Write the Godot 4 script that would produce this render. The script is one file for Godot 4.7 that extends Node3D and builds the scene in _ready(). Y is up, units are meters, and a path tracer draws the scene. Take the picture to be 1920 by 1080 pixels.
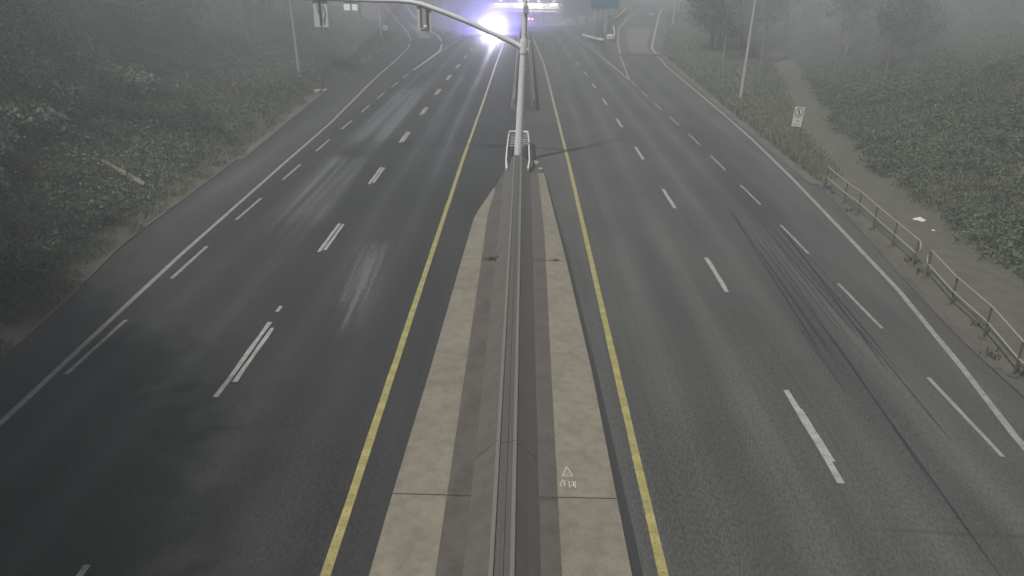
extends Node3D

# ------------------------------------------------------------------ small helpers
var rng := RandomNumberGenerator.new()
var used := {}
var M := {}

func numbered(called: String) -> String:
	if not used.has(called):
		used[called] = 0
		return called
	used[called] += 1
	return "%s_%03d" % [called, used[called]]

func thing(called: String, label: String, category: String, at := Vector3.ZERO, group := "") -> Node3D:
	var o := Node3D.new()
	o.name = numbered(called)
	add_child(o)
	o.position = at
	tag(o, label, category, group)
	return o

func tag(o: Node, label: String, category: String, group := "") -> void:
	o.set_meta("label", label)
	o.set_meta("category", category)
	if group:
		o.set_meta("group", group)

func obj(called: String, mesh: Mesh, material: Material, parent: Node) -> MeshInstance3D:
	var o := MeshInstance3D.new()
	o.name = numbered(called) if parent == self else called
	o.mesh = mesh
	if material:
		o.material_override = material
	parent.add_child(o, true)
	return o

func struct(called: String, mesh: Mesh, material: Material) -> MeshInstance3D:
	var o := obj(called, mesh, material, self)
	o.set_meta("kind", "structure")
	return o

func st_new() -> SurfaceTool:
	var s := SurfaceTool.new()
	s.begin(Mesh.PRIMITIVE_TRIANGLES)
	s.set_smooth_group(-1)
	return s

func done(s: SurfaceTool) -> ArrayMesh:
	s.generate_normals()
	return s.commit()

func tri(s: SurfaceTool, a: Vector3, b: Vector3, c: Vector3) -> void:
	s.add_vertex(a); s.add_vertex(b); s.add_vertex(c)

func quad(s: SurfaceTool, a: Vector3, b: Vector3, c: Vector3, d: Vector3) -> void:   # clockwise seen from the front
	tri(s, a, b, c); tri(s, a, c, d)

func box(s: SurfaceTool, c: Vector3, size: Vector3, turn := Basis(), bevel := 0.0) -> void:
	var h := size * 0.5
	var v := bevel
	if v <= 0.0:
		v = minf(0.006, minf(h.x, minf(h.y, h.z)) * 0.3)
	var faces := [[Vector3.RIGHT, Vector3.UP, Vector3.BACK], [Vector3.LEFT, Vector3.UP, Vector3.FORWARD], [Vector3.UP, Vector3.BACK, Vector3.RIGHT], [Vector3.DOWN, Vector3.BACK, Vector3.LEFT], [Vector3.BACK, Vector3.UP, Vector3.LEFT], [Vector3.FORWARD, Vector3.UP, Vector3.RIGHT]]
	for f in faces:
		var n: Vector3 = f[0]
		var u: Vector3 = f[1]
		var w: Vector3 = f[2]
		var p: Vector3 = n * h
		var uu: Vector3 = u * h - u * v
		var ww: Vector3 = w * h - w * v
		quad(s, c + turn * (p - uu - ww), c + turn * (p - uu + ww), c + turn * (p + uu + ww), c + turn * (p + uu - ww))
	# chamfers
	for i in 3:
		var j := (i + 1) % 3
		var k := (i + 2) % 3
		for a in [-1.0, 1.0]:
			for b in [-1.0, 1.0]:
				var p1 := Vector3.ZERO; var p2 := Vector3.ZERO
				p1[i] = a * h[i]; p1[j] = b * (h[j] - v)
				p2[i] = a * (h[i] - v); p2[j] = b * h[j]
				var e := Vector3.ZERO; e[k] = h[k] - v
				var q := [p1 - e, p1 + e, p2 + e, p2 - e]
				if a * b < 0:
					q.reverse()
				quad(s, c + turn * q[0], c + turn * q[1], c + turn * q[2], c + turn * q[3])
	for a in [-1.0, 1.0]:
		for b in [-1.0, 1.0]:
			for d in [-1.0, 1.0]:
				var g := Vector3(a, b, d)
				var t := [g * Vector3(h.x, h.y - v, h.z - v), g * Vector3(h.x - v, h.y, h.z - v), g * Vector3(h.x - v, h.y - v, h.z)]
				if a * b * d < 0:
					t.reverse()
				tri(s, c + turn * t[0], c + turn * t[2], c + turn * t[1])

func tube(s: SurfaceTool, pts: Array, radii: Array, sides := 10, caps := true) -> void:
	var rings := []
	var side := Vector3.ZERO
	for i in pts.size():
		var dir: Vector3
		if i == 0:
			dir = pts[1] - pts[0]
		elif i == pts.size() - 1:
			dir = pts[i] - pts[i - 1]
		else:
			dir = (pts[i + 1] - pts[i]).normalized() + (pts[i] - pts[i - 1]).normalized()
		dir = dir.normalized()
		if side == Vector3.ZERO:
			side = dir.cross(Vector3.RIGHT if absf(dir.x) < 0.8 else Vector3.BACK).normalized()
		else:
			side = (side - dir * side.dot(dir)).normalized()
		var up := dir.cross(side)
		var ring := []
		for k in sides:
			var a := TAU * k / sides
			ring.append(pts[i] + (side * cos(a) + up * sin(a)) * radii[i])
		rings.append(ring)
	s.set_smooth_group(0)
	for i in rings.size() - 1:
		for k in sides:
			var l := (k + 1) % sides
			quad(s, rings[i][k], rings[i + 1][k], rings[i + 1][l], rings[i][l])
	s.set_smooth_group(-1)
	if caps:
		for k in sides:
			var l := (k + 1) % sides
			tri(s, pts[0], rings[0][k], rings[0][l])
			var n := rings.size() - 1
			tri(s, pts[n], rings[n][l], rings[n][k])

func sweep(s: SurfaceTool, profile: Array, z0: float, z1: float, ends := true) -> void:   # profile of Vector2 (x, y), left to right, along -z
	for i in profile.size() - 1:
		var a: Vector2 = profile[i]
		var b: Vector2 = profile[i + 1]
		quad(s, Vector3(a.x, a.y, z0), Vector3(a.x, a.y, z1), Vector3(b.x, b.y, z1), Vector3(b.x, b.y, z0))
	if ends:
		var c := Vector2.ZERO
		for p in profile:
			c += p
		c /= profile.size()
		c.y = 0.0
		for i in profile.size() - 1:
			var a: Vector2 = profile[i]
			var b: Vector2 = profile[i + 1]
			tri(s, Vector3(c.x, c.y, z0), Vector3(a.x, a.y, z0), Vector3(b.x, b.y, z0))
			tri(s, Vector3(c.x, c.y, z1), Vector3(b.x, b.y, z1), Vector3(a.x, a.y, z1))

func ip(d: float, p: Array) -> float:
	if d <= p[0][0]:
		return p[0][1]
	for i in p.size() - 1:
		if d <= p[i + 1][0]:
			return lerpf(p[i][1], p[i + 1][1], (d - p[i][0]) / (p[i + 1][0] - p[i][0]))
	return p[p.size() - 1][1]

func sm(a: float, b: float, t: float) -> float:
	return smoothstep(a, b, t)

# ------------------------------------------------------------------ the lie of the land (d = metres ahead of the camera)
var main_h := [[0, 0], [138, 0], [150, -.25], [262, -7.0], [285, -7.5], [900, -7.5]]
var left_h := [[0, 0], [104, 0], [114, .3], [180, 4.2], [230, 6], [900, 6]]
var right_h := [[0, 0], [92, 0], [100, .2], [140, 2.3], [150, 2.5], [250, 2.3], [900, 3]]
var out_l := [[-12, -12.1], [2, -12.2], [9.5, -12.3], [16, -12.75], [20, -13.2], [25, -14], [37, -14.5], [59, -16], [69, -16.3], [96, -17], [110, -17.8], [118, -19.2], [126, -21.6], [135, -24], [143, -26], [180, -35], [900, -90]]
var out_r := [[-12, 11.6], [2, 11.7], [16, 12.0], [19, 12.14], [23, 12.6], [34, 14.0], [41.5, 14.25], [56.6, 14.85], [72, 15.65], [86, 16.3], [97, 16.9], [118, 20.8], [148, 26], [180, 32], [900, 90]]
var toe_r := [[-12, 15.6], [22, 15.8], [29, 16.3], [36, 17.0], [48, 19], [67, 24], [80, 27], [110, 33], [150, 42], [900, 120]]
var edge_l := [[2, -10.9], [13.6, -10.95], [18, -11.19], [24, -11.48], [38, -11.9], [48.5, -12.18], [69, -13.27], [84, -13.8], [100, -14.57], [110, -15.6], [117.5, -17.07], [126, -19.33], [135, -21.7], [142, -23.4], [180, -33]]
var gore_l := [[76.7, -10.75], [88, -10.47], [97, -10.25], [107, -11.0], [114.7, -12.3], [122, -14.85], [139, -19.15], [180, -28], [900, -80]]
var inner_l := [[76.7, -10.75], [108.6, -9.63], [131, -8.12], [150, -7.6], [900, -7.6]]
var edge_r := [[2, 9.8], [13.54, 10.57], [16.8, 11.1], [22.3, 11.85], [28.9, 12.43], [35.5, 13.0], [45.7, 13.7], [53.6, 14.07], [67.7, 14.58], [83.5, 15.12], [90, 15.7], [101, 16.19], [118, 19.2], [147.5, 24.6], [170, 29]]
var gore_r := [[72, 9.74], [91, 11.2], [106, 12.44], [121, 14.17], [142, 18.87], [170, 25], [900, 80]]
var inner_r := [[72, 9.74], [97, 8.96], [121, 7.87], [132, 7.0], [147.5, 6.4], [900, 6.4]]
var yellow_l := [[2, -3.02], [39, -3.05], [61, -2.95], [83.5, -2.92], [110, -2.75], [125, -2.3], [148, -2.0], [300, -2.0]]
var yellow_r := [[2, 2.43], [39, 2.41], [56, 2.32], [84, 2.18], [103, 1.7], [125, 1.25], [146, .8], [300, .6]]
var med_l := [[2, -2.4], [9.5, -2.32], [11.5, -2.28], [16, -2.14], [24, -1.96], [29, -1.83], [36.2, -.85]]
var med_r := [[2, 1.98], [9.6, 1.91], [16.4, 1.81], [24, 1.57], [36.2, 1.09]]
var bumps := FastNoiseLite.new()

func land(x: float, d: float) -> float:
	var a := ip(d, out_l)
	var b := ip(d, out_r)
	var w := bumps.get_noise_2d(x * 4.0, d * 4.0)
	if x < a:
		var s := a - x
		return ip(d, left_h) + ip(s, [[0, 0], [1, .05], [4, .9], [14, 5.0], [30, 9], [80, 13]]) + w * minf(s * .12, .8)
	if x > b:
		var t := maxf(ip(d, toe_r), b + 1.0)
		var g := .1 + .05 * (t - b)
		return ip(d, right_h) + ip(x, [[b, 0], [b + .5, .1], [t, g], [t + 8, g + 3.4], [t + 24, g + 8.0], [t + 80, g + 13]]) + w * clampf((x - b) * .06, 0.0, .8)
	var gl := ip(d, gore_l)
	var il := maxf(ip(d, inner_l) - 1.2, gl + .1)
	var gr := ip(d, gore_r)
	var ir := minf(ip(d, inner_r) + 1.2, gr - .1)
	var hm := ip(d, main_h)
	if d > 60.0:
		if x < gl:
			return ip(d, left_h)
		if x < il:
			return lerpf(ip(d, left_h), hm, sm(0.0, 1.0, (x - gl) / (il - gl)))
		if x > gr:
			return ip(d, right_h)
		if x > ir:
			return lerpf(hm, ip(d, right_h), sm(0.0, 1.0, (x - ir) / (gr - ir)))
	return hm

# ------------------------------------------------------------------ materials
func lin(r: float, g: float, b: float) -> Color:
	return Color(r, g, b).linear_to_srgb()

func noise_tex(freq: float, lo: float, hi: float, sd: int, size := 512, kind := FastNoiseLite.TYPE_SIMPLEX_SMOOTH, oct := 5) -> NoiseTexture2D:
	var n := FastNoiseLite.new()
	n.noise_type = kind
	n.frequency = freq
	n.fractal_octaves = oct
	n.seed = sd
	var t := NoiseTexture2D.new()
	t.width = size; t.height = size
	t.seamless = true
	t.noise = n
	var g := Gradient.new()
	g.set_color(0, Color(lo, lo, lo))
	g.set_color(1, Color(hi, hi, hi))
	t.color_ramp = g
	return t

func mat(c: Color, rough := 0.85, tex: Texture2D = null, scale := 1.0, metal := 0.0) -> StandardMaterial3D:
	var m := StandardMaterial3D.new()
	m.albedo_color = c
	m.roughness = rough
	m.metallic = metal
	if tex:
		m.albedo_texture = tex
		m.uv1_triplanar = true
		m.uv1_world_triplanar = true
		m.uv1_scale = Vector3.ONE * scale
	return m

func leaf_mat() -> StandardMaterial3D:
	var m := StandardMaterial3D.new()
	m.vertex_color_use_as_albedo = true
	m.roughness = 0.75
	m.cull_mode = BaseMaterial3D.CULL_DISABLED
	m.backlight_enabled = true
	m.backlight = Color(.45, .5, .4)
	return m

func combo(sd: int, stains: float, speck: float, seam := 1.0) -> ImageTexture:   # stains, mottling and grain in one picture
	var n := FastNoiseLite.new()
	var layers := []
	for f in [.006, .025, .12, .45]:
		n.seed = sd + layers.size()
		n.frequency = f
		n.fractal_octaves = 4
		var im := n.get_seamless_image(512, 512)
		im.convert(Image.FORMAT_L8)
		layers.append(im.get_data())
	var out := PackedByteArray()
	out.resize(512 * 512)
	for i in 512 * 512:
		var v: float = .86 + (layers[0][i] - 128) * .0014 * seam + (layers[1][i] - 128) * .0007 + (layers[3][i] - 128) * .0022 * speck
		var st: float = (layers[1][i] * .6 + layers[2][i] * .4 - 150) * .02
		v -= clampf(st, 0.0, 1.0) * stains
		out[i] = clampi(int(v * 255.0), 20, 255)
	return ImageTexture.create_from_image(Image.create_from_data(512, 512, false, Image.FORMAT_L8, out))

func materials() -> void:
	var slab := combo(40, .04, 1.0, .35)
	var grime := combo(50, .12, 1.6, .6)
	var wear := combo(60, .5, 1.8, .6)
	var coarse := noise_tex(.03, .86, 1.0, 3)
	var fine := noise_tex(.09, .6, 1.0, 5)
	M.concrete = mat(lin(.25, .226, .170), .9, slab, .23)
	M.concrete_b = mat(lin(.238, .215, .162), .9, slab, .17)
	M.dirty = mat(lin(.105, .094, .08), .92, grime, .37)
	M.barrier = mat(lin(.125, .115, .10), .9, grime, .5)
	M.barrier_ridge = mat(lin(.165, .155, .132), .85, coarse, .8)
	M.barrier_groove = mat(lin(.085, .082, .072), .9, coarse, .8)
	M.gutter = mat(lin(.12, .115, .098), .92, grime, .4)
	M.ramp = mat(lin(.095, .092, .088), .9, grime, .21)
	M.seal = mat(lin(.035, .035, .036), .9, fine, .8)
	M.crack = mat(lin(.035, .035, .033), .95)
	M.white = mat(lin(.44, .44, .42), .6, wear, .9)
	M.yellow = mat(lin(.45, .395, .14), .6, wear, .55)
	M.yellow_glare = mat(lin(.42, .39, .22), .6, wear, .55)  # yellow line paint paled with distance: headlight glare put into the colour
	M.yellow_glare_far = mat(lin(.40, .39, .31), .6, wear, .55)  # farthest yellow line, whitened further by glare painted into its colour
	M.edge = mat(lin(.34, .34, .32), .65, wear, .8)
	M.galv = mat(lin(.55, .56, .56), .5, fine, .6, .1)
	M.galv_pale = mat(lin(.68, .69, .69), .55, noise_tex(.03, .88, 1.0, 77), .4)
	M.galv_dark = mat(lin(.16, .165, .165), .6, fine, .6, .3)
	M.plate = mat(lin(.82, .85, .78), .6, fine, .7, .1)
	M.plate_white = mat(lin(.93, .94, .96), .45)
	M.rail = mat(lin(.46, .43, .34), .6, fine, 1.0, .1)
	M.post = mat(lin(.09, .085, .075), .8, fine, 1.0)
	M.sign_white = mat(lin(.55, .57, .54), .6)
	M.sign_ink = mat(lin(.04, .045, .05), .7)
	M.teal = mat(lin(.015, .17, .30), .6, fine, .5)
	M.soil = mat(lin(.085, .085, .056), .95, coarse, .5)
	M.path = mat(lin(.105, .10, .076), .95, grime, .33)
	M.bark = mat(lin(.06, .05, .042), .95, fine, .8)
	M.bark_pale = mat(lin(.22, .21, .19), .95, fine, .8)
	M.log = mat(lin(.26, .225, .165), .9, fine, 1.0)
	M.rubble = mat(lin(.42, .4, .36), .9, fine, .9)
	M.bag = mat(lin(.52, .5, .46), .6)
	M.leaf = leaf_mat()
	M.parapet = mat(lin(.74, .72, .62), .8, coarse, .12)
	M.girder = mat(lin(.16, .16, .17), .8, coarse, .2)
	M.car_dark = mat(lin(.03, .03, .035), .25)
	M.car_silver = mat(lin(.30, .31, .33), .25, null, 1.0, .4)
	M.glass = mat(lin(.01, .012, .014), .08)
	M.tyre = mat(lin(.012, .012, .012), .9)
	M.chalk = mat(lin(.52, .5, .43), .9)

func glow(c: Color, energy: float) -> StandardMaterial3D:
	var m := StandardMaterial3D.new()
	m.albedo_color = Color(.8, .8, .8)
	m.emission_enabled = true
	m.emission = c
	m.emission_energy_multiplier = energy
	return m

# ------------------------------------------------------------------ asphalt: colour and roughness computed per square
func asphalt(x0: float, x1: float, d0: float, d1: float, w: int, h: int, sd: int, base: Color, lanes: Array, marks: Array) -> StandardMaterial3D:
	var n := FastNoiseLite.new()
	n.seed = sd
	n.frequency = .02
	n.fractal_octaves = 4
	var blot := n.get_image(w / 4, h / 4)
	blot.convert(Image.FORMAT_L8)
	blot.resize(w, h, Image.INTERPOLATE_CUBIC)
	n.seed = sd + 1
	n.frequency = .05
	var streak := n.get_image(w, maxi(h / 24, 8))
	streak.convert(Image.FORMAT_L8)
	streak.resize(w, h, Image.INTERPOLATE_CUBIC)
	n.seed = sd + 2
	n.frequency = .35
	n.fractal_octaves = 2
	var grain := n.get_image(w, h)
	grain.convert(Image.FORMAT_L8)
	var B := blot.get_data()
	var S := streak.get_data()
	var G := grain.get_data()
	var across := PackedFloat32Array()
	across.resize(w)
	var acr_r := PackedFloat32Array()
	acr_r.resize(w)
	for i in w:
		var x := lerpf(x0, x1, (i + .5) / w)
		var v := 1.0
		var r := 0.0
		for lane in lanes:
			var o := x - float(lane[0])
			var wheel := exp(-pow((absf(o) - .85) / .32, 2.0))
			var oil := exp(-pow(o / .45, 2.0))
			v += float(lane[1]) * (wheel * .22 - oil * .14)
			r += wheel * float(lane[1])
		across[i] = v
		acr_r[i] = r
	var lum := PackedFloat32Array()
	lum.resize(w * h)
	var gl := PackedFloat32Array()
	gl.resize(w * h)
	var k := 0
	for j in h:
		for i in w:
			lum[k] = across[i] * (1.0 + (B[k] - 128) * .0014 + (S[k] - 128) * .0009 + (G[k] - 128) * .0048)
			gl[k] = acr_r[i]
			k += 1
	var sx := w / (x1 - x0)
	var sd_ := h / (d1 - d0)
	for m in marks:   # [xa, da, xb, db, width, change of tone, change of gloss, patchiness]
		var steps := int(ceil(absf(float(m[3]) - float(m[1])) * sd_)) + 1
		var wide: float = m[4]
		var along := maxi(steps, int(absf(float(m[2]) - float(m[0])) * sx))
		for t in along:
			var q := float(t) / along
			var px := (lerpf(m[0], m[2], q) - x0) * sx
			var py := (lerpf(m[1], m[3], q) - d0) * sd_
			var fade := sm(0.0, .12, q) * sm(1.0, .8, q)
			var vert := absf(float(m[3]) - float(m[1])) * sd_ > absf(float(m[2]) - float(m[0])) * sx
			var half := wide * (sx if vert else sd_)
			var reach := int(ceil(half * 2.0))
			for e in range(-reach, reach + 1):
				var xi := int(px) + (e if vert else 0)
				var yi := int(py) + (0 if vert else e)
				if xi < 0 or yi < 0 or xi >= w or yi >= h:
					continue
				var off := (xi + .5 - px) if vert else (yi + .5 - py)
				var f := exp(-pow(off / maxf(half, .6), 2.0)) * fade
				var kk := yi * w + xi
				var p: float = m[7]
				if p > 0.0:
					f *= clampf(1.0 - p + p * (S[kk] * .010 + G[kk] * .014 - 2.3), 0.0, 1.3)
				lum[kk] *= 1.0 + float(m[5]) * f
				gl[kk] += float(m[6]) * f
	var col := PackedByteArray()
	col.resize(w * h * 3)
	var rou := PackedByteArray()
	rou.resize(w * h)
	var table := PackedByteArray()
	table.resize(4096)
	for i in 4096:
		table[i] = int(Color(i / 4095.0 * .5, 0, 0).linear_to_srgb().r * 255.0)
	k = 0
	for q in w * h:
		var v: float = clampf(lum[q], .2, 4.0) * 8190.0
		col[k] = table[mini(int(v * base.r), 4095)]
		col[k + 1] = table[mini(int(v * base.g), 4095)]
		col[k + 2] = table[mini(int(v * base.b), 4095)]
		rou[q] = clampi(int(190.0 - gl[q] * 42.0 + (G[q] - 128) * .12), 70, 235)
		k += 3
	var m := StandardMaterial3D.new()
	m.albedo_texture = ImageTexture.create_from_image(Image.create_from_data(w, h, false, Image.FORMAT_RGB8, col))
	m.roughness_texture = ImageTexture.create_from_image(Image.create_from_data(w, h, false, Image.FORMAT_L8, rou))
	m.roughness_texture_channel = BaseMaterial3D.TEXTURE_CHANNEL_GRAYSCALE
	m.roughness = 1.0
	m.metallic_specular = .3
	m.texture_repeat = false
	return m

func sheet(pa: Array, pb: Array, ph: Array, d0: float, d1: float, step: float, lift: float, u0 := 0.0, u1 := 1.0, v0 := 0.0, v1 := 1.0, cols := 1) -> ArrayMesh:
	# a strip of ground between the left line pa and the right line pb
	var s := st_new()
	s.set_smooth_group(0)
	var n := int(ceil((d1 - d0) / step))
	var rows := []
	for i in n + 1:
		var d := lerpf(d0, d1, float(i) / n)
		var a := ip(d, pa)
		var b := ip(d, pb)
		var row := []
		for c in cols + 1:
			row.append(Vector3(lerpf(a, b, float(c) / cols), ip(d, ph) + lift, -d))
		rows.append(row)
	for i in n:
		for c in cols:
			for p in [rows[i][c], rows[i + 1][c], rows[i + 1][c + 1], rows[i][c], rows[i + 1][c + 1], rows[i][c + 1]]:
				s.set_uv(Vector2((p.x - u0) / (u1 - u0), (-p.z - v0) / (v1 - v0)))
				s.add_vertex(p)
	return done(s)

func ribbon(pc: Array, ph: Array, width: float, d0: float, d1: float, lift: float, wobble := 0.006) -> ArrayMesh:
	# a painted line: follows pc, edges a little uneven
	var s := st_new()
	var last_a := Vector3.ZERO
	var last_b := Vector3.ZERO
	var d := d0
	var first := true
	while true:
		var t := (ip(d + .3, pc) - ip(d - .3, pc)) / .6
		var across := Vector3(1, 0, t).normalized()
		var c := Vector3(ip(d, pc), ip(d, ph) + lift, -d)
		var a := c - across * (width * .5 + rng.randf_range(-wobble, wobble))
		var b := c + across * (width * .5 + rng.randf_range(-wobble, wobble))
		if not first:
			quad(s, last_a, a, b, last_b)
		first = false
		last_a = a
		last_b = b
		if d >= d1:
			break
		d = minf(d + clampf((d1 - d0) / 5.0, .4, 1.0), d1)
	return done(s)

# ------------------------------------------------------------------ leaves
func leaves(n_clumps: int, per: int, r: Vector3, centre: Vector3, clump_r: float, size: float, tones: Array, seed_: int, ground := false) -> ArrayMesh:
	var g := RandomNumberGenerator.new()
	g.seed = seed_
	var V := PackedVector3Array()
	var N := PackedVector3Array()
	var C := PackedColorArray()
	var I := PackedInt32Array()
	for i in n_clumps:
		var dir := Vector3(g.randfn(), g.randfn(), g.randfn()).normalized()
		if ground:
			dir.y = absf(dir.y)
		var cc := centre + dir * r * pow(g.randf_range(.25, 1.0), .5)
		var tone: Color = tones[g.randi() % tones.size()]
		var shade := g.randf_range(.65, 1.3)
		var cr := clump_r * g.randf_range(.6, 1.3)
		for j in per:
			var p := cc + Vector3(g.randfn() * cr, g.randfn() * cr * .6, g.randfn() * cr) * .6
			if ground and p.y < .02:
				p.y = .02 + g.randf() * .1
			var nn := Vector3(g.randfn() * .7, g.randfn() * .5 + .7, g.randfn() * .7).normalized()
			var u := nn.cross(Vector3(g.randfn(), g.randfn(), g.randfn())).normalized()
			var w := nn.cross(u)
			var l := size * g.randf_range(.6, 1.35)
			var q := V.size()
			V.append(p - u * l * .5); V.append(p + w * l * .28 + u * l * .05); V.append(p + u * l * .5 - nn * l * .1); V.append(p - w * l * .28 + u * l * .05)
			var k := shade * g.randf_range(.75, 1.3)
			var c := Color(tone.r * k, tone.g * k, tone.b * k)
			for e in 4:
				N.append(nn); C.append(c)
			I.append_array([q, q + 1, q + 2, q, q + 2, q + 3])
	var a := []
	a.resize(Mesh.ARRAY_MAX)
	a[Mesh.ARRAY_VERTEX] = V; a[Mesh.ARRAY_NORMAL] = N; a[Mesh.ARRAY_COLOR] = C; a[Mesh.ARRAY_INDEX] = I
	var m := ArrayMesh.new()
	m.add_surface_from_arrays(Mesh.PRIMITIVE_TRIANGLES, a)
	return m

func blades(n: int, spread: float, height: float, width: float, tones: Array, seed_: int) -> ArrayMesh:
	var g := RandomNumberGenerator.new()
	g.seed = seed_
	var V := PackedVector3Array()
	var N := PackedVector3Array()
	var C := PackedColorArray()
	var I := PackedInt32Array()
	for i in n:
		var p := Vector3(g.randfn() * spread, 0, g.randfn() * spread)
		var lean := Vector3(g.randfn(), 0, g.randfn()) * .45
		var h := height * g.randf_range(.4, 1.2)
		var side := Vector3(g.randfn(), 0, g.randfn()).normalized() * width
		var nn := side.cross(Vector3.UP + lean).normalized()
		var mid := p + Vector3.UP * h * .55 + lean * h * .25
		var tip := p + Vector3.UP * h * .9 + lean * h
		var q := V.size()
		V.append(p - side); V.append(p + side); V.append(mid + side * .8); V.append(mid - side * .8); V.append(tip)
		var tone: Color = tones[g.randi() % tones.size()]
		var k := g.randf_range(.7, 1.3)
		for e in 5:
			N.append((nn + Vector3.UP).normalized()); C.append(Color(tone.r * k, tone.g * k, tone.b * k))
		I.append_array([q, q + 2, q + 1, q, q + 3, q + 2, q + 3, q + 4, q + 2])
	var a := []
	a.resize(Mesh.ARRAY_MAX)
	a[Mesh.ARRAY_VERTEX] = V; a[Mesh.ARRAY_NORMAL] = N; a[Mesh.ARRAY_COLOR] = C; a[Mesh.ARRAY_INDEX] = I
	var m := ArrayMesh.new()
	m.add_surface_from_arrays(Mesh.PRIMITIVE_TRIANGLES, a)
	return m

func scatter(called: String, mesh: Mesh, places: Array, label: String, category: String) -> void:
	var mm := MultiMesh.new()
	mm.transform_format = MultiMesh.TRANSFORM_3D
	mm.mesh = mesh
	mm.instance_count = places.size()
	for i in places.size():
		mm.set_instance_transform(i, places[i])
	var o := MultiMeshInstance3D.new()
	o.name = numbered(called)
	o.multimesh = mm
	o.material_override = M.leaf
	add_child(o)
	tag(o, label, category)
	o.set_meta("kind", "stuff")

func trunk_mesh(h: float, r: float, lean: float, limbs: int, seed_: int) -> ArrayMesh:
	var g := RandomNumberGenerator.new()
	g.seed = seed_
	var s := st_new()
	var pts := []
	var rad := []
	for i in 6:
		var t := i / 5.0
		pts.append(Vector3(lean * t * t * h + g.randfn() * .06 * t * h * .2, t * h - .3 * (1.0 - t), g.randfn() * .05 * t * h * .2))
		rad.append(r * (1.25 if i == 0 else 1.0) * (1.0 - t * .75))
	tube(s, pts, rad, 8)
	for i in limbs:
		var t := g.randf_range(.4, .9)
		var k := int(t * 5.0)
		var p: Vector3 = pts[k].lerp(pts[mini(k + 1, 5)], t * 5.0 - k)
		var a := g.randf() * TAU
		var l := h * g.randf_range(.2, .4)
		var d := Vector3(cos(a), g.randf_range(.25, .9), sin(a))
		tube(s, [p, p + d * l * .5, p + d * l + Vector3.UP * l * .15], [r * .4 * (1.1 - t), r * .25 * (1.1 - t), r * .08], 5)
	return done(s)

var protos := {}

func tree_proto(kind: String, h: float, crown: Vector3, base: float, tones: Array, leaf: float, clumps: int, per: int, seed_: int, bark: Material, r := .16) -> void:
	var o := Node3D.new()
	var t := MeshInstance3D.new()
	t.name = "trunk"
	t.mesh = trunk_mesh(h * .92, r, .04, 9, seed_)
	t.material_override = bark
	o.add_child(t)
	var c := MeshInstance3D.new()
	c.name = "crown"
	c.mesh = leaves(clumps, per, crown, Vector3(0, base + crown.y, 0), minf(crown.x, crown.y) * .42, leaf, tones, seed_ + 7)
	c.material_override = M.leaf
	o.add_child(c)
	protos[kind] = o

func shrub_proto(kind: String, r: Vector3, tones: Array, leaf: float, clumps: int, per: int, seed_: int) -> void:
	var o := Node3D.new()
	var s := st_new()
	var g := RandomNumberGenerator.new()
	g.seed = seed_
	for i in 7:
		var a := g.randf() * TAU
		var q := Vector3(cos(a) * r.x * .6, r.y * g.randf_range(.9, 1.4), sin(a) * r.z * .6)
		tube(s, [Vector3(0, -.2, 0), q * .5 + Vector3.UP * .1, q], [.035, .022, .008], 5)
	var t := MeshInstance3D.new()
	t.name = "stem"
	t.mesh = done(s)
	t.material_override = M.bark
	o.add_child(t)
	var c := MeshInstance3D.new()
	c.name = "foliage"
	c.mesh = leaves(clumps, per, r, Vector3(0, r.y * .75, 0), minf(r.x, r.y) * .45, leaf, tones, seed_ + 3, true)
	c.material_override = M.leaf
	o.add_child(c)
	protos[kind] = o

const LOOK := {"broad": "round leafy", "tall": "tall narrow", "thin": "thin pale barked", "dark": "dense dark", "bush": "dense leafy", "vine": "sprawling vine covered", "brush": "low brownish", "pale_leaved": "pale leaved"}

func spot(x: float, d: float) -> String:
	var s := maxf(ip(d, out_l) - x, x - ip(d, out_r))
	return "near the road edge" if s < 6.0 else ("part way up" if s < 14.0 else "high up")

func plant(kind: String, called: String, x: float, d: float, size: float, label: String, category: String, group: String) -> Node3D:
	var o: Node3D = protos[kind].duplicate()
	o.name = numbered(called)
	add_child(o)
	o.position = Vector3(x, land(x, d) - .05, -d)
	o.rotation.y = rng.randf() * TAU
	var k := size * rng.randf_range(.9, 1.1)
	o.scale = Vector3(k * rng.randf_range(.92, 1.1), k, k * rng.randf_range(.92, 1.1))
	if label.begins_with("*"):
		var where := spot(x, d)
		tag(o, LOOK[kind] + " " + label.substr(1) + ", " + where, category, LOOK[kind] + " " + group + ", " + where)
	else:
		tag(o, label, category, group)
	return o

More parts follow.
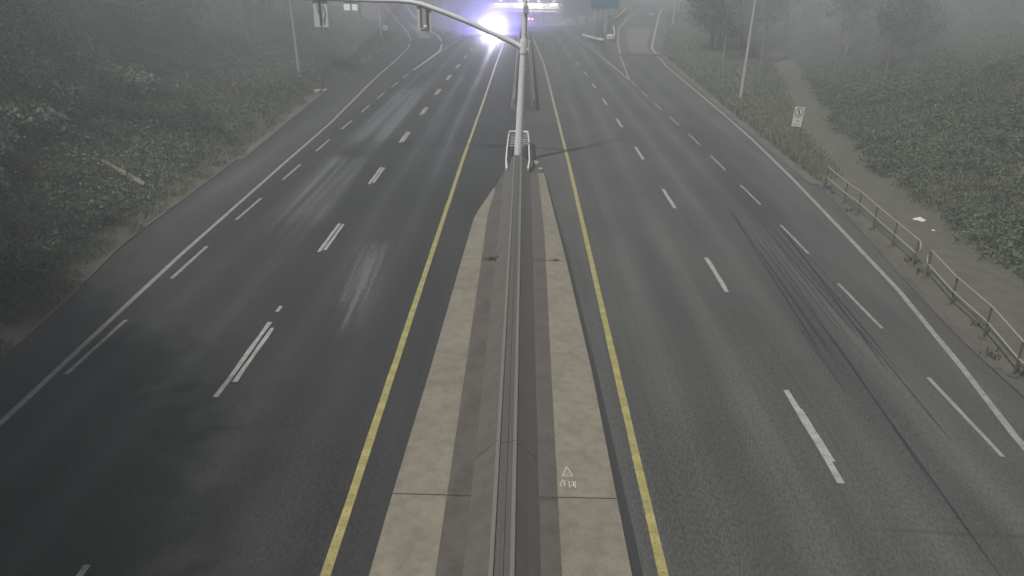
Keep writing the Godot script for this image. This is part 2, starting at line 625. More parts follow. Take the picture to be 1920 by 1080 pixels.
# ================================================================== the scene
func _ready() -> void:
	rng.seed = 20261020
	bumps.seed = 11
	bumps.frequency = .03
	# camera, high on a pole beside the median
	var cam := Camera3D.new()
	cam.name = "camera"
	cam.transform = Transform3D(Basis(Vector3(.99977017, .014076, -.01617023), Vector3(-.01919657, .92358572, -.3829111), Vector3(.00954474, .38313351, .92364366)).orthonormalized(), Vector3(0, 9, 0))
	cam.fov = 41.43
	cam.near = .1
	cam.far = 1500.0
	add_child(cam)
	cam.current = true
	# night sky over a lit highway, long exposure
	var env := Environment.new()
	env.background_mode = Environment.BG_SKY
	var sky := Sky.new()
	var ps := ProceduralSkyMaterial.new()
	ps.sky_top_color = lin(.30, .32, .36)
	ps.sky_horizon_color = lin(.26, .275, .30)
	ps.ground_horizon_color = lin(.05, .05, .05)
	ps.ground_bottom_color = lin(.03, .03, .03)
	ps.sky_curve = .3
	sky.sky_material = ps
	env.sky = sky
	env.background_energy_multiplier = .48
	env.tonemap_mode = Environment.TONE_MAPPER_LINEAR
	env.tonemap_exposure = 1.68
	env.fog_enabled = true
	env.fog_density = .0050
	env.fog_light_color = lin(.92, .97, .99)
	env.volumetric_fog_enabled = true
	env.volumetric_fog_density = 0.0
	env.sdfgi_enabled = true
	env.ssao_enabled = true
	env.ssil_enabled = true
	var we := WorldEnvironment.new()
	we.name = "environment"
	we.environment = env
	add_child(we)
	var sun := DirectionalLight3D.new()
	sun.name = "high_light"
	sun.light_energy = .82
	sun.light_color = Color(1.0, .985, .96)
	sun.light_angular_distance = 3.0
	sun.shadow_enabled = true
	add_child(sun)
	sun.look_at_from_position(Vector3.ZERO, Vector3(.47, -1.0, -.50))

	materials()
	build_ground()
	build_roads()
	build_median()
	build_overpass()
	build_gantry()
	build_street_things()
	build_cars()
	build_plants()

# ------------------------------------------------------------------ ground
func build_ground() -> void:
	var xs := []
	var x := -130.0
	while x < 130.0:
		xs.append(x)
		x += 1.0 if absf(x + .5) < 46.0 else 4.0
	xs.append(130.0)
	var ds := []
	var d := -14.0
	while d < 620.0:
		ds.append(d)
		d += 1.5 if d < 160.0 else 6.0
	var s := st_new()
	s.set_smooth_group(0)
	var H := []
	for dd in ds:
		var row := PackedFloat32Array()
		for xx in xs:
			var a := ip(dd, out_l)
			var b := ip(dd, out_r)
			var under := .12 if xx > a - .2 and xx < b + .2 else 0.0
			row.append(land(xx, dd) - under)
		H.append(row)
	for j in ds.size() - 1:
		for i in xs.size() - 1:
			quad(s, Vector3(xs[i], H[j][i], -ds[j]), Vector3(xs[i], H[j + 1][i], -ds[j + 1]), Vector3(xs[i + 1], H[j + 1][i + 1], -ds[j + 1]), Vector3(xs[i + 1], H[j][i + 1], -ds[j]))
	struct("terrain", done(s), M.soil)
	# beaten path along the foot of the right bank
	var pa := [[2, 11.75], [16, 12.07], [19, 12.2], [23, 12.48], [33, 14.0], [35, 14.9], [37, 15.5], [42, 16.5], [48, 17.9], [67, 22.5], [80, 25.5]]
	var pb := [[2, 15.4], [22, 15.6], [28, 15.95], [35, 16.9], [40, 17.6], [46, 19.3], [53, 21.0], [62, 23.5], [75, 26.4], [80, 27.4]]
	s = st_new()
	s.set_smooth_group(0)
	var rows := []
	for i in 66:
		var dd := 3.0 + i * 1.2
		var row := []
		for c in 9:
			var xx := lerpf(ip(dd, pa), ip(dd, pb), c / 8.0) + (bumps.get_noise_2d(dd * 30.0, c * 90.0) * .35 if c == 0 or c == 8 else 0.0)
			row.append(Vector3(xx, land(xx, dd) + .05 - (.06 if c == 0 or c == 8 else 0.0), -dd))
		rows.append(row)
	for i in rows.size() - 1:
		for c in 8:
			quad(s, rows[i][c], rows[i + 1][c], rows[i + 1][c + 1], rows[i][c + 1])
	struct("path", done(s), M.path)

# ------------------------------------------------------------------ roads and their markings
func shift(p: Array, by: float) -> Array:
	var o := []
	for q in p:
		o.append([q[0], q[1] + by])
	return o

func build_roads() -> void:
	var lanes_l := [[-5.0, 1.0], [-9.0, 1.0], [-12.6, .3]]
	var lanes_r := [[4.4, .6], [8.25, .9], [11.9, .5]]
	var marks_l := [  # light streaks mix worn wheel paths with headlight sheen painted into the tone
		[-7.22, 72.0, -7.25, 3.0, .018, -.35, 0.0, .5], [-11.5, 72.0, -11.3, 8.0, .018, -.3, 0.0, .5], [-3.35, 72.0, -3.4, 3.0, .016, -.25, 0.0, .6], [-12.8, 30.2, -8.2, 30.5, .03, -.3, 0.0, .7], [-6.8, 54.6, -3.2, 54.5, .04, -.3, 0.0, .5], [-11.2, 62.0, -7.0, 62.2, .04, -.25, 0.0, .5], [-6.6, 13.6, -4.2, 13.9, .02, -.3, 0.0, .8],
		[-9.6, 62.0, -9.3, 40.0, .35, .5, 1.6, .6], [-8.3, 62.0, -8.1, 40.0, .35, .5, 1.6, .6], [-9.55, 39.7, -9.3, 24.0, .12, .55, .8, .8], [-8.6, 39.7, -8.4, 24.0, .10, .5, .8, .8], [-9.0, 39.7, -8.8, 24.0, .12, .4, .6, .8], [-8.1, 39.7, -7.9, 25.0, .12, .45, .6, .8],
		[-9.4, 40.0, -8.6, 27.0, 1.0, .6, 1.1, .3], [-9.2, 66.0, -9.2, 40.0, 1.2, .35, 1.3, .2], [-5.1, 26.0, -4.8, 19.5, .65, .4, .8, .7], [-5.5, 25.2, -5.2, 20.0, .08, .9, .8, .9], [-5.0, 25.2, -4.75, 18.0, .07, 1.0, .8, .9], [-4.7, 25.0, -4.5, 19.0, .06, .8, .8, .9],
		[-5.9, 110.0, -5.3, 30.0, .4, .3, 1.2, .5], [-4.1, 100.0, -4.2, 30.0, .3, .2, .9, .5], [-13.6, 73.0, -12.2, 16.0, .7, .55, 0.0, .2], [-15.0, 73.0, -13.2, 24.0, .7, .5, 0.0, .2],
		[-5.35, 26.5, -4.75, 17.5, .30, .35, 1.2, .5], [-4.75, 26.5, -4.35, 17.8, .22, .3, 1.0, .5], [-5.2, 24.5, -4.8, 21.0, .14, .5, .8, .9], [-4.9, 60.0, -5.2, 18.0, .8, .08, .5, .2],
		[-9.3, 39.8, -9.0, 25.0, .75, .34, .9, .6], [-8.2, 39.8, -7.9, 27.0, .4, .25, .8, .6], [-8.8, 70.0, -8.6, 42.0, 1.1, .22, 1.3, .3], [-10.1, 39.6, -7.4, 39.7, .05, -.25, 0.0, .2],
		[-10.2, 70.0, -10.2, 14.0, .9, -.14, -.2, .2], [-6.9, 45.0, -6.8, 12.0, .9, -.12, -.2, .2], [-3.0, 40.4, -1.6, 38.8, .1, -.4, 0.0, .2],
		[-12.6, 62.0, -13.2, 20.0, .9, .12, 0.0, .3], [-2.6, 40.0, -2.75, 3.0, .25, .10, 0.0, .2], [-2.6, 54.5, -.2, 54.5, .6, -.12, 0.0, .3]]
	var marks_r := [
		[2.9, 72.0, 2.95, 3.0, .016, -.3, 0.0, .6], [6.75, 72.0, 6.65, 3.0, .018, -.3, 0.0, .5], [10.5, 60.0, 10.2, 9.0, .018, -.25, 0.0, .6], [3.0, 21.4, 6.0, 21.0, .02, -.3, 0.0, .8], [2.8, 54.0, 6.0, 54.3, .04, -.25, 0.0, .5], [6.6, 33.0, 9.8, 33.2, .03, -.2, 0.0, .6],
		[11.4, 60.0, 10.6, 27.0, .5, -.22, 0.0, .2], [10.6, 52.0, 9.8, 26.0, .8, -.22, -.2, .2], [9.6, 40.0, 9.2, 22.0, .6, -.15, -.2, .2],
		[8.75, 31.5, 7.73, 16.2, 0.025, -0.92, 0.0, .15], [8.70, 30.5, 8.00, 16.2, 0.020, -0.92, 0.0, .2], [8.78, 28.0, 8.37, 16.2, 0.020, -0.92, 0.0, .25], [9.45, 27.5, 9.20, 18.0, 0.025, -0.92, 0.0, .2],
		[10.05, 29.0, 9.41, 16.2, 0.025, -0.92, 0.0, .1], [10.18, 28.8, 9.10, 16.0, 0.025, -0.92, 0.0, .15], [8.95, 26.0, 8.5, 19.0, 0.014, -0.73, 0.0, .3], [9.7, 28.0, 9.28, 18.5, 0.014, -0.73, 0.0, .3],
		[7.80, 19.5, 7.71, 15.5, 0.017, -0.84, 0.0, .3], [8.50, 19.8, 7.90, 9.0, 0.020, -0.92, 0.0, .1], [9.45, 19.5, 9.15, 13.4, 0.017, -0.92, 0.0, .2], [8.46, 18.0, 7.95, 11.5, 0.014, -0.84, 0.0, .5],
		[9.25, 30.0, 8.75, 17.5, .018, -.75, 0.0, .3], [9.05, 29.0, 8.62, 20.0, .018, -.7, 0.0, .4], [9.6, 30.5, 8.8, 16.5, .02, -.7, 0.0, .35], [9.85, 30.0, 9.3, 17.0, .02, -.75, 0.0, .25], [10.3, 30.0, 9.75, 18.5, .018, -.6, 0.0, .4], [8.5, 26.0, 8.1, 17.0, .018, -.6, 0.0, .4], [6.3, 10.9, 9.6, 10.75, .05, -.25, 0.0, .6], [12.4, 40.0, 11.2, 13.0, .45, .13, 0.0, .2], [2.1, 45.0, 2.2, 3.0, .25, .10, 0.0, .2], [5.4, 60.0, 5.2, 6.0, .5, .10, .3, .2], [3.6, 60.0, 3.5, 5.0, .35, .06, .2, .2],
		[13.6, 62.0, 13.4, 34.0, .5, .12, 0.0, .2], [2.6, 43.0, 6.5, 35.0, .1, -.16, 0.0, .6]]
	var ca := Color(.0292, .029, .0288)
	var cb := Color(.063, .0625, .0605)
	var ca_mat := mat(lin(.026, .026, .026), .85, noise_tex(.3, .8, 1.0, 91), .5)
	var cb_mat := mat(lin(.052, .052, .05), .85, noise_tex(.3, .8, 1.0, 92), .5)
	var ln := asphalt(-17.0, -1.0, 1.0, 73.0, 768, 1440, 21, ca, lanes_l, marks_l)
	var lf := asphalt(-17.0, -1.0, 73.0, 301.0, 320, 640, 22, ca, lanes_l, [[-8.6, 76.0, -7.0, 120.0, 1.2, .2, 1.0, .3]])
	var rn := asphalt(-1.0, 16.5, 1.0, 73.0, 1280, 1440, 23, cb, lanes_r, marks_r)
	var rf := asphalt(-1.0, 16.5, 73.0, 301.0, 320, 640, 24, cb, lanes_r, [])
	var mid := [[-12, -.15], [900, -.15]]
	var L_out := [[2, -12.2], [9.5, -12.3], [16, -12.75], [20, -13.2], [25, -14], [37, -14.5], [59, -16], [69, -16.3], [73, -16.4], [96, -17], [108, -17.7], [110, -10.6], [131, -9.2], [150, -8.8], [300, -8.8]]
	var R_out := [[2, 11.7], [16, 12.0], [19, 12.14], [23, 12.6], [34, 14.0], [41.5, 14.25], [56.6, 14.85], [73, 15.7], [96, 16.6], [98, 10.2], [121, 8.9], [132, 8.6], [150, 8.0], [300, 8.0]]
	var left := Node3D.new()
	left.name = "roadway_left"; left.set_meta("kind", "structure"); add_child(left)
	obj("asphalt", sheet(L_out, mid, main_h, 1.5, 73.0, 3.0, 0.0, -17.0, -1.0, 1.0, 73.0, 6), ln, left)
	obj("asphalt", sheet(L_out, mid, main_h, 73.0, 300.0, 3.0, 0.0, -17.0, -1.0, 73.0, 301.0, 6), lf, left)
	var right := Node3D.new()
	right.name = "roadway_right"; right.set_meta("kind", "structure"); add_child(right)
	obj("asphalt", sheet(mid, R_out, main_h, 1.5, 73.0, 3.0, 0.0, -1.0, 16.5, 1.0, 73.0, 6), rn, right)
	obj("asphalt", sheet(mid, R_out, main_h, 73.0, 300.0, 3.0, 0.0, -1.0, 16.5, 73.0, 301.0, 6), rf, right)
	# slip roads
	var ramp_l := Node3D.new()
	ramp_l.name = "slip_road_left"; ramp_l.set_meta("kind", "structure"); add_child(ramp_l)
	obj("asphalt", sheet(shift(out_l, .1), shift(gore_l, .9), left_h, 106.0, 240.0, 1.0, .012, -40.0, 0.0, 70.0, 240.0, 4), lf, ramp_l)
	var ramp_r := Node3D.new()
	ramp_r.name = "slip_road_right"; ramp_r.set_meta("kind", "structure"); add_child(ramp_r)
	obj("asphalt", sheet(shift(gore_r, -.9), shift(out_r, -.1), right_h, 95.0, 240.0, 1.0, .012, 0.0, 40.0, 70.0, 240.0, 4), M.ramp, ramp_r)
	var pale := mat(lin(.19, .185, .175), .85, noise_tex(.03, .6, 1.0, 61), .4)
	obj("resurfaced_patch", sheet(shift(gore_r, 1.3), shift(edge_r, -.7), right_h, 97.5, 122.0, 1.0, .03), pale, ramp_r)
	obj("resurfaced_patch", sheet([[144, 22.0], [147, 22.5]], [[144, 23.0], [147, 23.5]], right_h, 143.5, 147.0, 1.0, .04), M.white, ramp_r)
	obj("resurfaced_patch", sheet(shift(edge_l, 1.2), shift(gore_l, -1.2), left_h, 112.0, 128.0, 1.0, .03), pale, ramp_l)

	# the paved noses of the two gores, sloping from the highway up to the slip roads
	for e in [[95.5, 108.0, inner_r, .9, gore_r, -.85, right_h, cb_mat, right], [108.0, 117.0, gore_l, .85, inner_l, -.9, left_h, ca_mat, left]]:
		var s := st_new()
		s.set_smooth_group(0)
		var rows := []
		for i in 13:
			var dd := lerpf(e[0], e[1], i / 12.0)
			var a := Vector3(ip(dd, e[2]) + float(e[3]), (ip(dd, main_h) if e[8] == right else ip(dd, left_h)) + .016, -dd)
			var b := Vector3(ip(dd, e[4]) + float(e[5]), (ip(dd, right_h) if e[8] == right else ip(dd, main_h)) + .016, -dd)
			if b.x < a.x + .02:
				b.x = a.x + .02
			rows.append([a, b])
		for i in 12:
			quad(s, rows[i][0], rows[i + 1][0], rows[i + 1][1], rows[i][1])
		obj("gore_nose", done(s), e[7], e[8])
	# painted lines
	obj("edge_line", ribbon(edge_l, left_h, .15, 2.0, 108.5, .006), M.edge, left)
	obj("edge_line", ribbon(edge_l, left_h, .2, 108.5, 178.0, .05), M.edge, ramp_l)
	obj("edge_line", ribbon(gore_l, left_h, .2, 76.7, 108.5, .006), M.white, left)
	obj("edge_line", ribbon(gore_l, left_h, .24, 108.5, 176.0, .05), M.white, ramp_l)
	obj("edge_line", ribbon(inner_l, main_h, .15, 79.0, 298.0, .005), M.edge, left)
	obj("yellow_line", ribbon(yellow_l, main_h, .16, 2.0, 44.0, .006), M.yellow, left)
	obj("yellow_line", ribbon(yellow_l, main_h, .155, 44.0, 62.0, .006), M.yellow_glare, left)
	obj("yellow_line", ribbon(yellow_l, main_h, .15, 62.0, 298.0, .006), M.yellow_glare_far, left)
	obj("edge_line", ribbon(edge_r, main_h, .16, 2.0, 95.5, .006), M.edge, right)
	obj("edge_line", ribbon(edge_r, right_h, .24, 95.5, 168.0, .05), M.white, ramp_r)
	obj("edge_line", ribbon(gore_r, main_h, .15, 72.0, 95.5, .006), M.edge, right)
	obj("edge_line", ribbon(gore_r, right_h, .22, 95.5, 168.0, .05), M.edge, ramp_r)
	obj("edge_line", ribbon(inner_r, main_h, .15, 72.0, 298.0, .006), M.edge, right)
	obj("yellow_line", ribbon(yellow_r, main_h, .16, 2.0, 44.0, .006), M.yellow, right)
	obj("yellow_line", ribbon(yellow_r, main_h, .155, 44.0, 62.0, .006), M.yellow_glare, right)
	obj("yellow_line", ribbon(yellow_r, main_h, .15, 62.0, 298.0, .006), M.yellow_glare_far, right)
	# broken lines
	var d := 6.4
	var k := 0
	while d < 150.0:
		var ln_len := 3.2 if k != 1 else 4.0
		var start := d - (.6 if k == 1 else 0.0)
		var xs := -6.93 + (.12 if k == 1 else 0.0)
		obj("lane_dash", ribbon([[0, xs], [70, -6.93], [150, -6.0]], main_h, .12, start, start + ln_len, .006, .012), M.white, left)
		obj("lane_dash", ribbon([[0, xs + (.19 if k < 2 else .155)], [70, -6.775], [150, -5.84]], main_h, .11, start + (.7 if k < 2 else .2), start + ln_len - (.35 if k < 2 else .05), .006, .012), M.white, left)
		d += 9.1
		k += 1
	obj("lane_dash", ribbon([[0, -6.86], [40, -6.86]], main_h, .1, 19.6, 20.0, .006), M.white, left)
	d = 15.8
	while d < 76.0:
		obj("lane_dash", ribbon([[0, -10.66], [15, -10.74], [28, -11.0], [60, -11.04], [76, -10.8]], main_h, .12, d, d + 3.05, .006), M.edge, left)
		d += 6.12
	d = 12.7
	k = 0
	while d < 145.0:
		obj("lane_dash", ribbon([[0, 6.2], [12, 6.27], [24, 6.42], [34, 6.43], [50, 6.32], [68, 6.13], [76, 6.07], [145, 3.9]], main_h, .14, d - (.5 if k == 0 else 0.0), d + 3.05, .006, .014), M.white, right)
		d += 9.0 if d < 40.0 else 8.75
		k += 1
	obj("lane_dash", ribbon([[0, 6.34], [12, 6.36], [24, 6.44]], main_h, .09, 12.9, 14.9, .0075, .014), M.white, right)
	d = 13.2
	while d < 70.0:
		obj("lane_dash", ribbon([[0, 9.8], [13, 9.93], [19.4, 10.1], [31, 10.2], [47, 10.18], [60, 9.92], [70, 9.8]], main_h, .1, d, d + 3.3, .006), M.edge, right)
		d += 6.08
	# low concrete kerb strip outside the right shoulder, stained, in lengths
	d = 8.0
	while d < 94.0:
		obj("kerb_length", sheet(shift(out_r, -.5 if d > 32 else -.2), shift(out_r, .06), main_h, d, minf(d + 2.96, 94.0), 1.5, .03 + rng.randf() * .006), M.gutter if d > 32 else M.dirty, right)
		d += 3.0
	d = 17.0
	while d < 60.0:
		obj("kerb_length", sheet(shift(out_l, .0), shift(out_l, .42 if d > 36 else .1), main_h, d, d + 2.96, 1.5, .03 + rng.randf() * .006), M.gutter, left)
		d += 3.0

# ------------------------------------------------------------------ median
func build_median() -> void:
	var cuts := [1.5, 11.55, 24.1, 36.2]
	var med := Node3D.new()
	med.name = "median_pavement"; med.set_meta("kind", "structure"); add_child(med)
	var bl := [[2, -1.24], [9.5, -1.26], [24, -1.29], [29, -1.33], [34, -1.12], [36.2, -.85]]
	var br := [[2, .76], [10, .78], [18, .83], [27, .9], [36.2, .8]]
	for i in 3:
		var a: float = cuts[i] + .012
		var b: float = cuts[i + 1] - .012
		obj("concrete_slab", sheet(med_l, bl, main_h, a, minf(b, 33.4), 1.0, .035), M.concrete if i != 1 else M.concrete_b, med)
		obj("concrete_slab", sheet(br, med_r, main_h, a, b, 1.0, .035), M.concrete_b if i != 1 else M.concrete, med)
		obj("dirt_band", sheet(bl, br, main_h, a, b, 1.0, .030), M.dirty, med)
	obj("joint_bed", sheet(med_l, med_r, main_h, 1.5, 36.2, 1.0, .012), M.crack, med)
	obj("joint_seal", sheet(shift(med_l, -.19), med_l, main_h, 1.5, 29.0, 1.0, .008), M.seal, med)
	obj("joint_seal", sheet(med_r, [[2, 2.2], [9.6, 2.1], [16.4, 1.94], [24, 1.70], [36.2, 1.16]], main_h, 1.5, 36.2, 1.0, .008), M.seal, med)
	# chalk survey mark
	var s := st_new()
	for e in [[.90, 12.2, 1.0, 12.5], [1.0, 12.5, 1.1, 12.2], [1.1, 12.2, .90, 12.2], [.95, 12.26, 1.04, 12.28], [.84, 11.9, .9, 12.08], [.84, 11.9, .89, 11.88], [.92, 12.05, .93, 11.88], [.93, 12.04, .97, 12.04], [.93, 11.96, .96, 11.96], [1.02, 12.04, 1.02, 11.86], [1.02, 11.86, 1.05, 11.86], [1.06, 12.02, 1.10, 12.02], [1.10, 12.02, 1.10, 11.88], [1.06, 11.94, 1.10, 11.88], [1.13, 12.02, 1.13, 11.84], [1.13, 12.02, 1.16, 12.02]]:
		var p := Vector3(e[0], .039, -e[1])
		var q := Vector3(e[2], .039, -e[3])
		var n := (q - p).cross(Vector3.UP).normalized() * .008
		quad(s, p - n, q - n, q + n, p + n)
	obj("chalk_mark", done(s), M.chalk, med)
	# hairline cracks in the slabs
	s = st_new()
	var spots := [[-1.2, 24.1, -.62, 24.0, .03], [.82, 24.1, 1.5, 24.05, .02], [-1.3, 11.55, -.6, 11.5, .012], [.45, 11.45, .8, 11.5, .012]]
	for c in spots:
		var n := 8
		var last := Vector3(c[0], .041, -c[1])
		for i in n:
			var t := (i + 1.0) / n
			var q := Vector3(lerpf(c[0], c[2], t), .041, -lerpf(c[1], c[3], t) + rng.randf_range(-.03, .03))
			var w: float = c[4] * rng.randf_range(.4, 1.2)
			quad(s, last + Vector3(0, 0, w), last - Vector3(0, 0, w), q - Vector3(0, 0, w), q + Vector3(0, 0, w))
			last = q
	obj("crack", done(s), M.crack, med)
	# concrete barrier with a double ridge on top, cast in lengths
	var bar := thing("median_barrier", "long low concrete median barrier with a double ridged top running down the middle", "barrier", Vector3(-.19, 0, 0))
	var joints := [1.5, 12.7, 24.6, 38.2]
	for i in 3:
		s = st_new()
		var prof := [Vector2(-.64, .02), Vector2(-.60, .06), Vector2(-.42, .23), Vector2(-.22, .44), Vector2(.22, .44), Vector2(.42, .23), Vector2(.60, .06), Vector2(.64, .02)]
		var z0: float = -joints[i] - .012
		var z1: float = -joints[i + 1] + .012
		sweep(s, prof, z0, z1)
		var seg := obj("barrier_length", done(s), M.barrier, bar)
		for x in [-.165, .165]:
			var r := st_new()
			sweep(r, [Vector2(x - .046, .43), Vector2(x - .034, .485), Vector2(x + .034, .485), Vector2(x + .046, .43)], z0, z1)
			obj("ridge", done(r), M.barrier_ridge, seg)
		var g := st_new()
		sweep(g, [Vector2(-.117, .443), Vector2(-.03, .443), Vector2(-.022, .465), Vector2(.022, .465), Vector2(.03, .443), Vector2(.117, .443)], z0, z1, false)
		obj("groove", done(g), M.barrier_groove, seg)
	for z in [[-12.7], [-24.6]]:
		for sx in [-1.0, 1.0]:
			s = st_new()
			quad(s, Vector3(sx * .603, .064, z[0] + .02), Vector3(sx * .603, .064, z[0] - .02), Vector3(sx * .424, .235, z[0] - .012), Vector3(sx * .424, .235, z[0] + .012))
			obj("barrier_joint", done(s), M.crack, bar)
	# rail guard round the pole foot
	var gd := thing("rail_guard", "looped galvanised rail guard with cross pieces around the foot of the pole", "guardrail", Vector3(-.2, 0, 0))
	for sx in [-1.0, 1.0]:
		s = st_new()
		var last := []
		var line := [[36.1, .50, .12], [36.9, .57, .34], [37.8, .56, .58], [38.8, .55, .66], [40.5, .545, .68], [42.2, .53, .68], [42.7, .44, .68]]
		for e in line:
			var row := []
			for q in [[-.15, 0.0], [-.11, .035], [-.05, .035], [0.0, 0.0], [.05, .035], [.11, .035], [.15, 0.0]]:
				row.append(Vector3(sx * (float(e[1]) + float(q[1])), float(e[2]) + float(q[0]), -float(e[0])))
			if last.size():
				for i in 6:
					if sx < 0:
						quad(s, last[i], last[i + 1], row[i + 1], row[i])
					else:
						quad(s, last[i], row[i], row[i + 1], last[i + 1])
				var w := Vector3(sx * .03, 0, 0)
				quad(s, last[6] - w, row[6] - w, row[6] + w, last[6] + w)
			last = row
		obj("side_rail", done(s), M.galv_pale, gd)
	s = st_new()
	var arc := []
	var rad := []
	for i in 9:
		var a := PI * i / 8.0
		arc.append(Vector3(-cos(a) * .5, .72, -42.7 - sin(a) * .25))
		rad.append(.06)
	tube(s, arc, rad, 8)
	obj("end_hoop", done(s), M.galv_pale, gd)
	for i in 6:
		s = st_new()
		box(s, Vector3(0, .66, -39.4 - i * .56), Vector3(1.02, .05, .09))
		obj("cross_piece", done(s), M.galv, gd)
		s = st_new()
		box(s, Vector3(-.5, .3, -39.4 - i * .56), Vector3(.09, .6, .12))
		obj("rail_post", done(s), M.galv_dark, gd)
		s = st_new()
		box(s, Vector3(.5, .3, -39.4 - i * .56), Vector3(.09, .6, .12))
		obj("rail_post", done(s), M.galv_dark, gd)
	s = st_new()
	box(s, Vector3(-.2, .016, -40.6), Vector3(1.04, .02, 4.4))
	struct("pole_bed", done(s), M.seal)
	# parallel barriers further on
	for e in [[-.62, "pale concrete barrier run beyond the pole on the oncoming side, paler at its near end"], [.78, "darker concrete barrier run beyond the pole on the outgoing side"]]:
		var b := thing("concrete_barrier", e[1], "barrier", Vector3(e[0], 0, 0))
		var z := 54.2
		while z < 134.0:
			s = st_new()
			sweep(s, [Vector2(-.24, -.02), Vector2(-.2, .2), Vector2(-.09, .45), Vector2(-.08, .8), Vector2(.08, .8), Vector2(.09, .45), Vector2(.2, .2), Vector2(.24, -.02)], -z, -z - 5.9)
			obj("barrier_length", done(s), M.barrier_ridge if z < 60 and e[0] < 0 else M.barrier, b)  # nearest oncoming length takes the paler concrete
			z += 6.0
	s = st_new()
	box(s, Vector3(.08, .012, -94.0), Vector3(1.0, .02, 79.0))
	struct("median_bed", done(s), M.seal)
	# broken concrete by the right-hand end of the strip
	for e in [[.72, 38.0, .34, "larger lump of broken concrete lying right of the pole guard"], [.93, 36.9, .22, "small lump of broken concrete nearest the end of the right pale strip"]]:
		var g := RandomNumberGenerator.new()
		g.seed = int(e[1] * 10)
		s = st_new()
		box(s, Vector3.ZERO, Vector3(e[2], e[2] * .5, e[2] * .8), Basis.from_euler(Vector3(g.randf() * .5, g.randf() * 3.0, g.randf() * .4)), .03)
		var o := obj("concrete_lump", done(s), M.rubble, self)
		o.position = Vector3(e[0], e[2] * .25 + .01, -e[1])
		tag(o, e[3], "rubble")

# ------------------------------------------------------------------ overpass
func build_overpass() -> void:
	var o := thing("overpass", "floodlit pale road bridge crossing the far end of the highway", "bridge", Vector3(0, 0, -270))
	var s := st_new()
	box(s, Vector3(-24, -1.35, 0), Vector3(75, 1.75, .5), Basis(), .05)
	obj("parapet", done(s), M.parapet, o)
	s = st_new()
	box(s, Vector3(-24, -2.42, -4.5), Vector3(76, .3, 9.0))
	obj("deck", done(s), M.girder, o)
	s = st_new()
	box(s, Vector3(-24, -2.93, .25), Vector3(74.4, .5, .4), Basis(), .05)
	obj("ledge", done(s), M.parapet, o)
	s = st_new()
	box(s, Vector3(-24, -3.55, -1.2), Vector3(74, .62, .5))
	obj("girder", done(s), M.girder, o)
	s = st_new()
	box(s, Vector3(-24, -3.3, -.55), Vector3(73.5, .14, .5))
	obj("girder_flange", done(s), M.barrier_ridge, o)
	s = st_new()
	box(s, Vector3(-24, -3.5, -7.5), Vector3(74, .8, .5))
	obj("girder", done(s), M.girder, o)
	for x in [-10.5, 6.6]:
		s = st_new()
		tube(s, [Vector3(x, -8.0, -3), Vector3(x, -3.9, -3)], [.45, .45], 12)
		obj("pier", done(s), M.barrier_ridge, o)
	for x in [-13.0, 13.0]:
		s = st_new()
		box(s, Vector3(x + signf(x) * 3.0, -5.0, -4.5), Vector3(6.0, 5.0, 9.0))
		obj("abutment", done(s), M.barrier, o)
	for i in 30:
		s = st_new()
		box(s, Vector3(-24 + i * 1.25, -.3, 0), Vector3(.1, .36, .1))
		obj("railing_post", done(s), M.galv, o)
	# lit lamps on the near side of the bridge
	var gl := glow(Color(.95, .95, 1.0), 14.0)
	var xs := [-7.9, -1.6, 1.0, 4.6, -15.0, 9.6]
	for i in xs.size():
		var l := thing("bridge_lamp", ["white lamp on the bridge parapet left of the tall pole", "white lamp on the bridge just left of the tall pole", "brightest white lamp on the bridge, behind the top of the pole", "white lamp on the bridge right of the tall pole", "leftmost white lamp on the bridge", "white lamp nearest the right end of the bridge"][i], "lamp", Vector3(xs[i], -.45, -269.6), "lit lamps on the bridge")
		s = st_new()
		tube(s, [Vector3(0, 0, -.3), Vector3(0, .75, -.1), Vector3(0, .85, 1.1)], [.05, .05, .04], 6)
		obj("bracket", done(s), M.galv, l)
		s = st_new()
		box(s, Vector3(0, .74, 1.3), Vector3(.46, .2, .4))
		obj("lamp_head", done(s), gl, l)
		var om := OmniLight3D.new()
		om.name = "lamp_light"
		om.light_color = Color(1.0, .98, .9)
		om.light_energy = 55.0 if i < 4 else 40.0
		om.light_size = .15
		om.omni_range = 60.0
		om.omni_attenuation = 2.0
		om.shadow_enabled = true
		om.position = Vector3(0, .74, 1.3)
		l.add_child(om)

